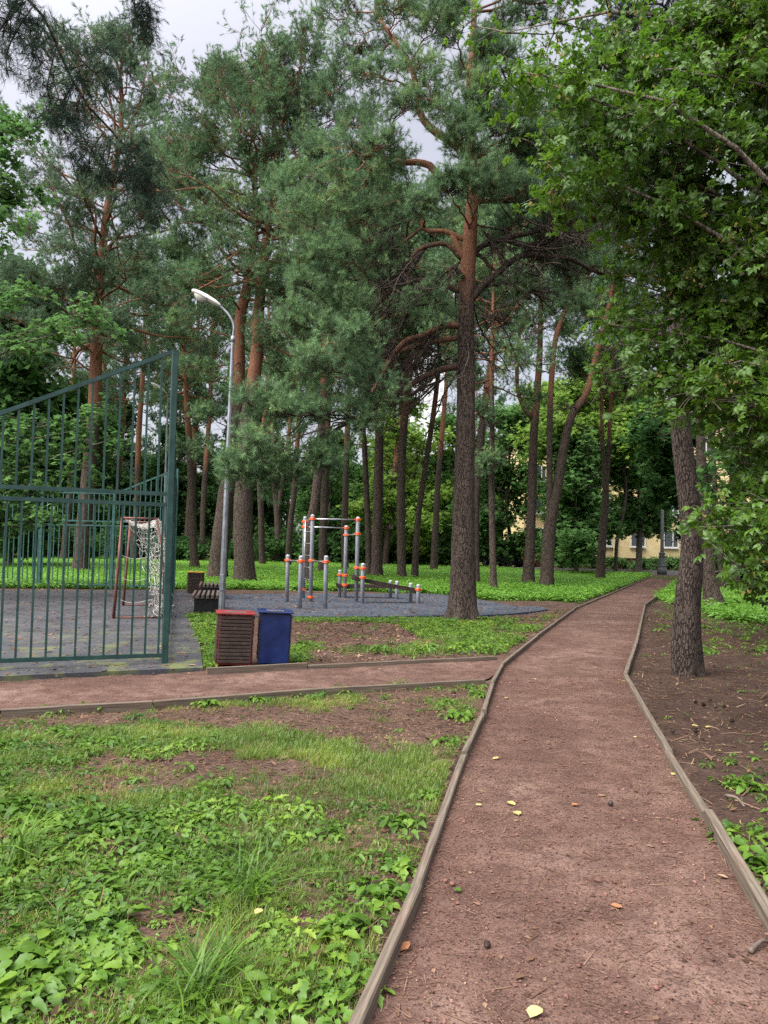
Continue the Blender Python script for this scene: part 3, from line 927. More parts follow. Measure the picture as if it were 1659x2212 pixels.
# leaf templates: x runs along the leaf, z is its upper side
KITE = (np.array([[0, 0, 0], [.42, .30, .07], [1, 0, -.10], [.42, -.30, .07], [.5, 0, 0]], float), np.array([[0, 4, 1], [4, 2, 1], [0, 3, 4], [4, 3, 2]]))
FLAT = (np.array([[0, 0, 0], [.45, .36, .05], [1, 0, -.06], [.45, -.36, .05]], float), np.array([[0, 2, 1], [0, 3, 2]]))
def _star():
    a = [(0, 0), (.10, .42), (.30, .22), (.52, .52), (.60, .20), (1.0, 0), (.60, -.20), (.52, -.52), (.30, -.22), (.10, -.42)]
    v = np.array([[x, y, .05 - .25 * y * y - .08 * x] for x, y in a] + [[.38, 0, .06]])
    return v, np.array([[10, (k + 1) % 10, k] for k in range(10)])
STAR = _star()
def _compound(side=2):
    V_, F_ = [], []
    def leaflet(o, ang, L, dz):
        ca, sa = math.cos(ang), math.sin(ang); b = len(V_)
        st = [(0, .0), (.14, .16), (.34, .27), (.5, .24), (.58, .27), (.8, .12), (1.0, .0)]
        for t, w in st:
            z = .07 * math.sin(3.14 * t) - dz * t * t
            for y, k in ((w, .30), (0, 0), (-w, .30)):
                V_.append([o[0] + L * (t * ca - y * sa), o[1] + L * (t * sa + y * ca), o[2] + L * (z + abs(y) * k)])
        for i in range(len(st) - 1):
            for j in (0, 1):
                q = b + i * 3 + j
                F_.append([q, q + 1, q + 4, q + 3])
    leaflet((.42, 0, 0), 0, .62, .22)
    leaflet((.40, .01, 0), .85, .50, .3); leaflet((.40, -.01, 0), -.85, .50, .3)
    if side > 1: leaflet((.16, .01, 0), 1.05, .44, .35); leaflet((.16, -.01, 0), -1.05, .44, .35)
    b = len(V_); V_.extend([[0, .006, 0], [.45, .006, .01], [.45, -.006, .01], [0, -.006, 0]]); F_.append([b, b + 3, b + 2, b + 1])
    return np.array(V_), np.array(F_)
ASH = _compound()
ASH3 = _compound(1)

def broadleaf(label, base, path, blobs, seed, mat='leaf_mid', leaf=.14, per=14, tmpl=FLAT, n2=7, n3=5, name='maple_tree', cat='maple tree', group=None, bark='bark_leafy',
              flat=.6, tl=.5, trunk_y=None, sides=10, droop=.0, base_world=None, bias=0, build=True, shape_up=.9, wig=.16, keys=0):
    s = Pine(base, seed, orange=(900, 901))
    if base_world is not None:
        s.B = np.array(base_world, float); s.d = s.B[1]
    r = s.rng
    if path and len(path[0]) == 4 and base_world is not None:      # (x, y, z, radius) given in space
        Q = np.array(path, float)
        c = catmull(Q, max(8, int(np.linalg.norm(np.diff(Q[:, :3], axis=0), axis=1).sum() / .3)))
        s.stems.append(c); s.wood.tube(c[:, :3], c[:, 3], sides, 0.0)
    else:
        s.trunk(path, sides=sides)
    Ps, Rs = [], []
    for b in blobs:
        if len(b) == 5:                         # (X, Y, Z, radius, 'w') in space
            C, rad = np.array(b[:3], float), b[3]
        else:
            C = s.px(b[0], b[1], b[3]); rad = b[2] / F_PX * (s.d + b[3])
        st = s.stems[0]
        hd = np.linalg.norm(st[:, :2] - C[:2], axis=1)
        i = np.argmin(np.abs(st[:, 2] - (C[2] - .55 * hd.min() - .3)))
        S = st[i, :3]; v = C - S; L = np.linalg.norm(v)
        mid = S + v * .5 + np.array([r.normal() * .06 * L, r.normal() * .06 * L, .10 * L])
        c = catmull(np.array([S, mid, C]), 7)
        s.wood.tube(c, np.linspace(max(.01, min(st[i, 3] * .5, .007 * L + .006)), .006, 7), 5, 0.0)
        # sub-limbs fill the blob's volume
        m = n2
        D = r.normal(size=(m, 3)); D[:, 2] = D[:, 2] * flat + .15
        P1 = grow(np.repeat(c[4 + (np.arange(m) % 3)][:, :], 1, 0), nrm(D), rad * r.uniform(.55, 1.1, m), 4, wig, -droop, r)
        Ps.append(P1)
    P1 = np.concatenate(Ps)
    polysegs(s.wood, P1, min(.014, .002 * s.d), .004, 0.0)
    S, D, idx, t = spawn(P1, n3, .15, 1, .85, .05, r, .6)
    P2 = grow(S, D, tl * r.uniform(.5, 1.3, len(S)), 3, .15, -.05 - droop, r)
    polysegs(s.wood, P2, .005, .003, 0.0)
    S, D, idx, t = spawn(P2, per, .1, 1, 1.0, -.2, r, .8)
    cl = (r.normal(size=len(P2)) * .12)[idx]
    up = nrm(np.array([0, 0, shape_up]) + r.normal(size=S.shape) * .55 + D * .25)
    S = S + r.normal(size=S.shape) * leaf * .5
    tint = np.clip(.46 + cl + r.normal(size=len(S)) * .15 + bias, 0, .97)
    if tmpl is ASH:
        h = np.arange(len(S)) % 3 == 0
        s.fol.scatter(*ASH, S[h], up[h], leaf * r.uniform(.6, 1.2, h.sum()), r.random(h.sum()) * 6.283, tint[h])
        h = ~h
        s.fol.scatter(*ASH3, S[h], up[h], leaf * r.uniform(.6, 1.2, h.sum()), r.random(h.sum()) * 6.283, tint[h])
    else:
        s.fol.scatter(*tmpl, S, up, leaf * r.uniform(.65, 1.25, len(S)), r.random(len(S)) * 6.283, tint)
    if not build: return s
    o = s.done(label, group, bark, mat, name, cat)
    if keys:
        k = MB(); g = r.choice(len(S), keys)
        for q in range(6):
            k.scatter(*KITE, S[g] + r.normal(size=(keys, 3)) * .035 - [0, 0, .05], nrm(r.normal(size=(keys, 3)) * [1, 1, .2]), .045 * r.uniform(.7, 1.2, keys), r.random(keys) * 6.28, r.random(keys))
        k.build('seed_keys', MAT['seed'], o, False, np.array([s.B[0], s.B[1], 0]))
    return o

# ---- the large pine in the middle
def main_pine():
    s = Pine((999, 1338), 11, orange=(5.6, 9.5))
    s.trunk([(999, 1338, 58), (1000, 1250, 53), (1002, 1100, 46), (1005, 950, 42), (1007, 850, 39), (1006, 700, 37), (1009, 600, 35), (1016, 500, 31), (1021, 400, 25), (1017, 300, 20),
             (1013, 200, 17), (1022, 80, 14), (1024, -60, 11), (1018, -220, 7), (1012, -330, 3)], sides=64, ring=.045, rough=.035, flare=.34)
    lp = s.limb_px
    A = lambda P, L2, t0=.35: s.S2.append((P, L2, t0, 1.0))
    A(lp([(1000, 705), (960, 704), (915, 726), (880, 735), (850, 765, -.4), (830, 800, -1), (800, 850, -2)], 17, 5, .55), .9, .6)
    A(lp([(1003, 728), (950, 737), (905, 745), (862, 760, -.2), (838, 778, -.5), (780, 830, -1.2)], 13, 4, .55), .8, .6)
    A(lp([(1003, 788), (950, 800), (905, 820, -.3), (850, 853, -.8), (800, 885, -1.3), (765, 905, -1.7)], 17, 7, .4), .7, .75)
    A(lp([(1000, 800), (960, 798), (925, 825, -.2), (880, 858, -.4), (830, 885, -.7), (775, 925, -1)], 8, 3, .3), .8, .6)
    A(lp([(1000, 632), (950, 612), (905, 606), (868, 610), (830, 642), (790, 690, -.6), (740, 730, -1.2)], 15, 4, .35), .9, .55)
    A(lp([(998, 560), (965, 528), (930, 530), (898, 545), (872, 588), (840, 620, .5), (790, 640, .6)], 13, 4, .45), .9, .5)
    A(lp([(1000, 600, -.2), (980, 575, -.3), (972, 580, -.3), (968, 612, -.4), (950, 650, -.6), (900, 660, -.9)], 12, 4, .4), .7, .55)
    s.limb_px([(1003, 560), (990, 535), (976, 508)], 20, 12, .8, leafy=False)
    A(lp([(1015, 650), (1038, 622), (1065, 600), (1095, 572), (1132, 551), (1190, 553), (1235, 560), (1290, 590, .4), (1330, 600, .8)], 19, 4, .0), .8, .75)
    A(lp([(1040, 622), (1065, 613), (1110, 622), (1150, 633), (1205, 655), (1255, 668)], 11, 3, .0), .6, .7)
    A(lp([(1020, 548), (1045, 530), (1075, 520), (1115, 510), (1160, 498), (1215, 470, .4), (1270, 450, .8)], 14, 4, .15), 1.0, .5)
    A(lp([(1022, 546), (1045, 558), (1058, 578), (1085, 590), (1102, 606), (1120, 612)], 10, 3, .3), .5, .8)
    A(lp([(1022, 435), (1060, 434), (1100, 428), (1140, 408), (1180, 410, -.3), (1200, 440, -.6)], 12, 4, .6), .9, .5)
    A(lp([(1010, 335), (965, 300), (940, 285), (910, 252), (897, 185), (882, 135), (850, 85), (820, 40)], 20, 8, 1.0), .9, .55)
    A(lp([(955, 392), (940, 372), (927, 357), (895, 350), (872, 352), (835, 340), (790, 335, -.5)], 19, 6, 1.0), .9, .5)
    A(lp([(1008, 520), (960, 500), (920, 498), (905, 470), (890, 440), (868, 432), (840, 440)], 13, 5, .9), .9, .5)
    A(lp([(918, 487), (895, 505), (865, 528), (828, 550), (790, 590, -.6)], 9, 3, .5), .8, .5)
    # twiggy dead branches in the shade right of the trunk
    r = s.rng
    for (x0, y0, x1, y1, n) in [(1095, 572, 1290, 470, 8), (1060, 600, 1240, 640, 6), (1075, 520, 1260, 540, 8), (1060, 434, 1230, 520, 6), (900, 745, 770, 810, 6), (905, 606, 790, 570, 7), (950, 612, 790, 720, 8), (930, 530, 800, 630, 8), (960, 704, 850, 810, 5), (1000, 790, 830, 900, 4), (900, 470, 800, 520, 5), (1012, 640, 1090, 760, 4), (1005, 740, 1100, 700, 3), (1020, 480, 1130, 560, 5), (990, 660, 880, 780, 5), (1000, 560, 870, 700, 4)]:
        for k in range(n):
            f = r.random() * .4
            a = s.px(x0 + (x1 - x0) * f, y0 + (y1 - y0) * f, r.normal() * .3); b = s.px(x1 + r.normal() * 40, y1 + r.normal() * 45, r.normal() * 1.0)
            P = grow(a[None], nrm(b - a)[None], np.array([np.linalg.norm(b - a)]), 8, .16, -.02, r)
            s.wood.tube(P[0], np.linspace(.026, .007, 9), 4, .05)
            S, D, i, t = spawn(P, 12, .1, 1, .8, 0, r, .9)
            P2 = grow(S, D, r.uniform(.2, .7, len(S)), 3, .25, -.04, r)
            polysegs(s.wood, P2, .011, .005, .05)
            S, D, i, t = spawn(P2, 4, .2, 1, .8, 0, r, .9)
            polysegs(s.wood, grow(S, D, r.uniform(.1, .3, len(S)), 2, .2, 0, r), .004, .0025, .05)
    for b in [(740, 720, 62, -2.2), (690, 800, 58, -2.6), (640, 900, 85, -2.8), (575, 960, 70, -3.0), (585, 1020, 46, -2.8), (650, 1005, 46, -2.4), (715, 985, 40, -2.2), (570, 880, 60, -2.8), (690, 900, 55, -1.8), 
              (530, 1010, 45, -3), (690, 640, 70, -1.8), (640, 700, 55, -2.2), (730, 560, 75, -1.4), (660, 480, 65, -1.6), (715, 410, 70, -1.0), (640, 400, 45, -1.2), (800, 330, 70, -.6), (860, 250, 70, -.8), (765, 270, 60, .4),
              (735, 190, 55, .5), (780, 105, 75, .3), (850, 50, 80, -.5), (725, 40, 50, .6), (930, 65, 65, -.9), (905, 150, 60, -1.2), (950, 240, 65, -1.2), (1000, 320, 55, -1.2), (1065, 60, 60, .4), (1130, 30, 65, .6), (1185, 5, 55, .4),
              (1075, 130, 50, -.8), (1085, 330, 65, .2), (1060, 400, 60, -1.0), (965, 415, 40, -1.2), (905, 450, 40, -1.2), (780, 480, 70, -.6), (1120, 240, 55, .3), (1130, 340, 50, .8), (1150, 180, 40, .6),
              (780, 420, 60, 1.2), (860, 350, 60, 1.0), (1010, 150, 50, 1.2), (980, 20, 60, .5), (820, 170, 60, -.6), (1060, 240, 50, .8), (700, 320, 50, .2), (1040, -40, 70, 0), (900, -40, 80, 0), (1140, -60, 80, .3),
              (1010, -150, 90, 0), (930, -200, 60, 0), (1090, -180, 60, 0), (760, -30, 60, 0), (1210, 470, 45, 1.0), (1240, 410, 40, .8), (1170, 560, 35, .8), (1230, 540, 40, 1.4), (1030, 200, 45, -1), (990, 280, 45, -1.2), (1000, 400, 45, -1.3), (1040, 120, 45, -1), (1000, 60, 50, -1.2), (1100, 280, 55, -.6), (1160, 300, 50, 0), (1180, 370, 50, .4), (1230, 330, 50, .8), (1200, 240, 45, .5), (1120, 420, 45, -.4), (1230, 400, 45, .8), (1280, 470, 40, 1.2), (1100, 500, 36, .8), (1180, 520, 36, .6), (1140, 610, 30, 1), (1020, 250, 36, -1.0), (1230, 600, 36, 1.2), (1290, 560, 32, 1), (720, 640, 60, -1.6), (690, 560, 60, -1.6)]:
        s.blob(*b)
    s.foliage(n2=16, n3=7, size=.19, needles=34, w=.036, tufts=(.5, 1.0), bias=.06, dead=.006)
    s.done('tall pine in the middle with a thick dark furrowed trunk turning orange above', bark='bark')
main_pine()

# ---- the pine beside the right path edge
def right_pine():
    s = Pine((1485, 1455), 23, orange=(30, 40))
    s.trunk([(1485, 1456, 61), (1482, 1380, 60), (1486, 1290, 54), (1495, 1190, 46), (1489, 1090, 44), (1476, 980, 42), (1468, 900, 40), (1462, 780, 38), (1465, 600, 31), (1470, 450, 28), (1474, 300, 22),
             (1480, 150, 17), (1482, 0, 13), (1484, -200, 8), (1484, -330, 3)], sides=64, ring=.035, rough=.04, flare=.06)
    r = s.rng
    for b in [(1340, 60, 70, .3), (1380, 120, 60, .6), (1350, 190, 55, .2), (1310, 250, 50, .4), (1290, 330, 40, .5), (1400, 10, 70, -.2), (1460, 60, 80, .8), (1560, 40, 90, .8), (1380, -80, 110, 0), (1520, -120, 130, .5), (1430, 230, 50, .9), (1600, 160, 80, 1.0)]:
        s.blob(*b, drop=-.1)
    s.foliage(n2=12, n3=7, size=.13, needles=26, w=.04, up=-.5, bias=-.1, tl=.3)
    s.limb_px([(1478, 448, .2), (1440, 440, .2), (1380, 432, .3), (1300, 436, .4), (1230, 470, .6)], 10, 3, 0, False)
    s.limb_px([(1480, 640, .2), (1420, 655, .2), (1350, 690, .3), (1270, 730, .5)], 9, 3, 0, False)
    s.limb_px([(1474, 450, 0), (1530, 438, 0), (1600, 430, .2), (1700, 440, .3)], 10, 4, 0, False)
    s.bare(3.5, 6.0, 8, 1.6)
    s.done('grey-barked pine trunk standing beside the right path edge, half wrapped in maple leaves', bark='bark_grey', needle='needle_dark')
right_pine()

# ---- the other pines: (label, base, trunk path, crown heights in the photograph, radius in metres, limbs, extra plates, needle colour)
def pines():
    def mk(label, base, path, y0, R, n, blobs=(), seed=0, needle='needle', forks=(), dead=6, group='pines of the wood', n2=12, n3=7, needles=19, bias=0.0, elev=(-.05, .8), lift=.04, bare_len=1.8, brown=.012):
        s = Pine(base, seed)
        s.trunk(path, sides=18 if path[0][2] > 20 else 12, ring=.3)
        for f in forks: s.trunk(f, sides=12, ring=.3, fork=True)
        zt = s.stems[0][-1, 2]; z0 = s.px(0 * base[0] + path[-1][0], y0)[2]
        s.crown(z0, zt - .2, R * 1.12, int(n * 1.9), elev=elev, lift=lift)
        for k in range(len(forks)):
            st = s.stems[k + 1]
            s.crown(max(z0, st[0, 2] + 1.5), st[-1, 2] - .2, R * .8, max(8, n), stem=k + 1)
        for b in blobs: s.blob(*b)
        if dead: s.bare(max(2.4, z0 - 5.5), z0 + .5, dead, bare_len)
        s.foliage(n2=n2, n3=n3, size=.27 if s.d > 30 else .24, needles=needles, w=.0016 * s.d + .016, bias=bias, dead=brown, tl=.45, tufts=(.5, 1.0))
        return s.done(label, group, 'bark_far', needle)
    mk('stout pine behind the court fence with a broad crown rising to a spire', (173, 1238), [(173, 1238, 35), (180, 1150, 32), (194, 1000, 30), (204, 870, 28), (209, 720, 24), (216, 600, 20), (232, 450, 16), (258, 300, 11), (262, 180, 7), (243, 105, 3)], 760, 5.2, 30, seed=31, needle='needle_blue',
       blobs=[(275, 160, 30, 0), (300, 230, 50, 0), (330, 330, 60, -1), (340, 420, 60, -2), (90, 500, 90, -2), (60, 620, 90, -2), (150, 560, 80, -3), (290, 560, 80, -3), (350, 640, 60, -3), (120, 720, 70, -2), (250, 700, 60, -3), (40, 760, 60, 0), (290, 480, 70, -3), (200, 430, 60, -2), (100, 400, 70, -1), (170, 480, 70, -1), (60, 700, 80, -2), (320, 480, 60, -2), (150, 640, 70, -2), (210, 600, 60, -2), (350, 400, 50, -1), (270, 330, 50, 0)])
    mk('pine with a leaning trunk directly behind the grey lamp post', (467, 1256), [(467, 1256, 40), (486, 1086, 36), (499, 1010, 33), (509, 900, 32), (516, 780, 27), (519, 690, 24), (537, 600, 19), (552, 480, 15), (545, 370, 11), (508, 270, 7), (480, 195, 3)], 640, 4.2, 24, seed=32,
       blobs=[(460, 330, 60, 0), (400, 330, 60, -1), (420, 420, 60, -1), (400, 540, 60, -1.5), (440, 480, 50, -1.5), (390, 700, 50, -1), (430, 600, 40, -2), (430, 800, 50, -1), (420, 960, 40, -.5), (455, 900, 35, -1)])
    mk('thick pine right of the lamp post that divides into two orange stems', (528, 1262), [(528, 1262, 45), (525, 1104, 41), (531, 1000, 39), (538, 900, 36), (553, 780, 28), (560, 660, 24), (575, 520, 18), (592, 400, 14), (605, 290, 10), (636, 150, 4)], 620, 4.4, 26, seed=33,
       blobs=[(560, 230, 50, 0), (600, 250, 60, -1), (650, 220, 60, 0), (665, 185, 30, 0), (540, 330, 60, -1), (640, 330, 70, -1), (590, 430, 60, -2), (500, 420, 50, -1), (620, 620, 60, -1), (480, 540, 50, -2), (600, 720, 50, -1)])
    mk('slim pine behind the climbing ladder of the workout frame', (664, 1266), [(664, 1266, 20), (666, 1165, 20), (681, 1080, 20), (692, 960, 18), (700, 800, 15), (705, 640, 12), (700, 480, 8), (705, 360, 3)], 820, 3.6, 20, seed=34)
    mk('pine with a dark straight trunk just right of the climbing ladder', (695, 1241), [(695, 1241, 17), (700, 1100, 17), (706, 950, 15), (712, 780, 12), (716, 620, 9), (715, 470, 4)], 800, 3.6, 18, seed=35)
    mk('pine leaning left behind the pull-up bars', (746, 1234), [(746, 1234, 15), (744, 1150, 14), (746, 1080, 14), (750, 940, 12), (757, 780, 10), (760, 600, 6), (765, 480, 3)], 830, 3.4, 18, seed=36)
    mk('narrow pine leaning against its thicker neighbour behind the tall bar', (798, 1248), [(798, 1248, 14), (795, 1140, 13), (789, 1000, 12), (784, 880, 10), (790, 740, 8), (800, 560, 4)], 880, 3.0, 16, seed=37)
    mk('straight thick pine behind the sloping exercise bench', (813, 1251), [(813, 1251, 24), (816, 1100, 22), (818, 1000, 20), (821, 900, 18), (823, 780, 14), (815, 640, 10), (800, 480, 6), (795, 380, 3)], 820, 3.8, 22, seed=38)
    mk('pale leaning pine with a birdhouse on its trunk', (831, 1224), [(831, 1224, 14), (842, 1120, 13), (855, 1000, 12), (868, 880, 11), (880, 760, 9), (890, 600, 5), (892, 500, 3)], 820, 3.4, 16, seed=39)
    mk('pine with a dark lower trunk and orange fork above the sloping bench', (868, 1254), [(868, 1254, 19), (866, 1100, 18), (870, 950, 17), (879, 860, 16), (884, 790, 12), (880, 690, 10), (870, 560, 6), (866, 450, 3)], 800, 3.6, 18, seed=40, forks=[[(878, 870, 11), (860, 830, 9), (845, 770, 8), (835, 660, 6), (840, 560, 3)]])
    mk('curved thin pine left of the large central trunk', (895, 1253), [(895, 1253, 15), (903, 1120, 13), (919, 1010, 12), (938, 880, 11), (949, 780, 9), (958, 640, 6), (960, 500, 3)], 800, 3.2, 16, seed=41)
    mk('slender orange pine just left of the large central trunk', (937, 1236), [(937, 1236, 16), (941, 1140, 14), (946, 1040, 12), (958, 900, 10), (966, 800, 9), (975, 640, 6), (980, 480, 3)], 780, 3.4, 16, seed=42)
    mk('reddish pine half hidden behind the large central trunk', (1027, 1266), [(1027, 1266, 19), (1027, 1100, 17), (1038, 950, 16), (1056, 820, 15), (1075, 690, 12), (1080, 560, 8), (1070, 400, 4)], 700, 3.4, 18, seed=43, dead=8, brown=.05)
    mk('thin straight pine with a pale base right of the central trunk', (1067, 1280), [(1067, 1280, 16), (1064, 1180, 14), (1062, 1050, 13), (1063, 900, 11), (1062, 780, 9), (1066, 620, 6), (1070, 480, 3)], 830, 2.6, 16, seed=44, dead=9, blobs=[(1050, 1010, 30, -.5), (1085, 760, 35, 0), (1040, 900, 25, -.4)], bias=.05, brown=.09)
    mk('straight pine that forks like a tuning fork in front of the yellow house', (1141, 1265), [(1141, 1265, 25), (1148, 1100, 20), (1152, 960, 18), (1158, 880, 16), (1165, 780, 13), (1168, 680, 11), (1173, 560, 9), (1180, 420, 6), (1185, 300, 3)], 560, 3.4, 20, seed=45, dead=10,
       forks=[[(1152, 905, 12), (1135, 885, 11), (1119, 845, 9), (1117, 780, 8), (1122, 700, 7), (1115, 600, 5), (1110, 480, 3)]])
    mk('twin-stemmed pine leaning right beside the lawn by the path', (1180, 1272), [(1180, 1272, 28), (1184, 1190, 27), (1192, 1110, 25), (1206, 1040, 21), (1221, 950, 19), (1237, 895, 17), (1268, 845, 15), (1292, 750, 12), (1320, 640, 9), (1335, 500, 6), (1340, 380, 3)], 640, 3.2, 18, seed=46, dead=12, bare_len=2.6,
       forks=[[(1188, 1115, 16), (1187, 1050, 14), (1188, 900, 13), (1196, 760, 12), (1213, 690, 11), (1237, 640, 9), (1272, 585, 7), (1290, 480, 5), (1290, 380, 3)]])
    mk('forked pine nearest the far end of the path on its left', (1296, 1256), [(1296, 1256, 20), (1300, 1180, 18), (1307, 1090, 16), (1308, 1030, 12), (1302, 960, 9), (1300, 880, 8), (1300, 740, 5), (1298, 620, 3)], 850, 2.6, 14, seed=47, dead=12, bare_len=2.4,
       forks=[[(1307, 1090, 11), (1314, 1000, 9), (1318, 900, 8), (1325, 780, 6), (1330, 660, 3)]])
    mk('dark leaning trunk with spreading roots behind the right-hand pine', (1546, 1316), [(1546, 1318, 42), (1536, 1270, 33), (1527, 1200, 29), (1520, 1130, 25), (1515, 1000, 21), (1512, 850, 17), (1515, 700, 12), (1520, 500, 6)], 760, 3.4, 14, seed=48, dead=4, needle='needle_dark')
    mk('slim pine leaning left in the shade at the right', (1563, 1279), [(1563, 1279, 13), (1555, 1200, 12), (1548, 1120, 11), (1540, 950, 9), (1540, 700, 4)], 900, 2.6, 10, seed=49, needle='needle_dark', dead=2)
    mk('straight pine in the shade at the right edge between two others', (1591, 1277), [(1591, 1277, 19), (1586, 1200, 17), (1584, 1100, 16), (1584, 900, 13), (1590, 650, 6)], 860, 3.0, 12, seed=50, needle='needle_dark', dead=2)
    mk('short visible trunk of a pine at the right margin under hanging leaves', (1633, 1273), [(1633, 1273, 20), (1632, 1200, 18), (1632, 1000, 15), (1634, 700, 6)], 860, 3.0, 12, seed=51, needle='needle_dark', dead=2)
    mk('thin pale pine carrying a birdhouse behind the far fence', (76, 1190), [(79, 1190, 13), (78, 1120, 12), (76, 980, 11), (74, 800, 8), (72, 600, 4)], 880, 3.2, 14, seed=52, needle='needle_blue')
    mk('bent thin pine between two fence posts at the left', (103, 1207), [(103, 1207, 14), (98, 1100, 13), (93, 980, 12), (96, 800, 8), (100, 620, 4)], 900, 3.2, 14, seed=53, needle='needle_blue')
    mk('dark pine just left of the stout fence pine', (138, 1212), [(138, 1212, 17), (146, 1120, 15), (155, 1000, 13), (160, 800, 9), (160, 600, 4)], 900, 3.4, 14, seed=54)
    mk('slim pine right of the stout fence pine', (200, 1206), [(196, 1206, 16), (205, 1100, 14), (214, 960, 13), (225, 800, 10), (235, 560, 4)], 860, 3.6, 16, seed=55, needle='needle_blue')
    mk('pine seen through the far corner of the fence', (243, 1206), [(243, 1206, 15), (249, 1080, 14), (262, 950, 12), (270, 800, 9), (280, 560, 4)], 880, 3.6, 16, seed=56)
    mk('pine standing behind the goal net', (290, 1212), [(290, 1212, 15), (296, 1080, 13), (300, 940, 12), (310, 780, 9), (318, 540, 4)], 880, 3.4, 16, seed=57, needle='needle_blue')
    mk('leaning pine just right of the gate post', (403, 1212), [(403, 1212, 17), (411, 1080, 15), (420, 950, 13), (426, 800, 10), (430, 560, 4)], 900, 3.4, 16, seed=58)
    mk('dark pine behind the bin with the yellow top', (421, 1232), [(421, 1232, 20), (416, 1130, 17), (411, 1000, 15), (404, 880, 13), (396, 740, 9), (385, 560, 4)], 860, 3.6, 18, seed=59)
    mk('thin light brown pine between the gate post and the lamp', (436, 1214), [(436, 1214, 13), (441, 1060, 12), (452, 900, 10), (458, 760, 8), (460, 600, 4)], 880, 3.0, 14, seed=60)
    mk('orange-stemmed pine just right of the double pines', (567, 1224), [(567, 1224, 14), (564, 1120, 13), (562, 1000, 12), (575, 860, 10), (580, 700, 7), (580, 560, 3)], 860, 3.0, 14, seed=61)
    mk('forked grey pine left of the workout frame', (601, 1219), [(601, 1219, 16), (599, 1120, 14), (594, 1060, 12), (588, 940, 9), (585, 760, 4)], 900, 3.2, 14, seed=62, forks=[[(599, 1110, 11), (610, 1040, 10), (625, 930, 8), (635, 780, 4)]])
    mk('pine leaning right beside the forked grey one', (621, 1226), [(617, 1226, 14), (628, 1130, 13), (636, 1060, 12), (645, 900, 9), (650, 720, 4)], 900, 3.0, 14, seed=63)
pines()
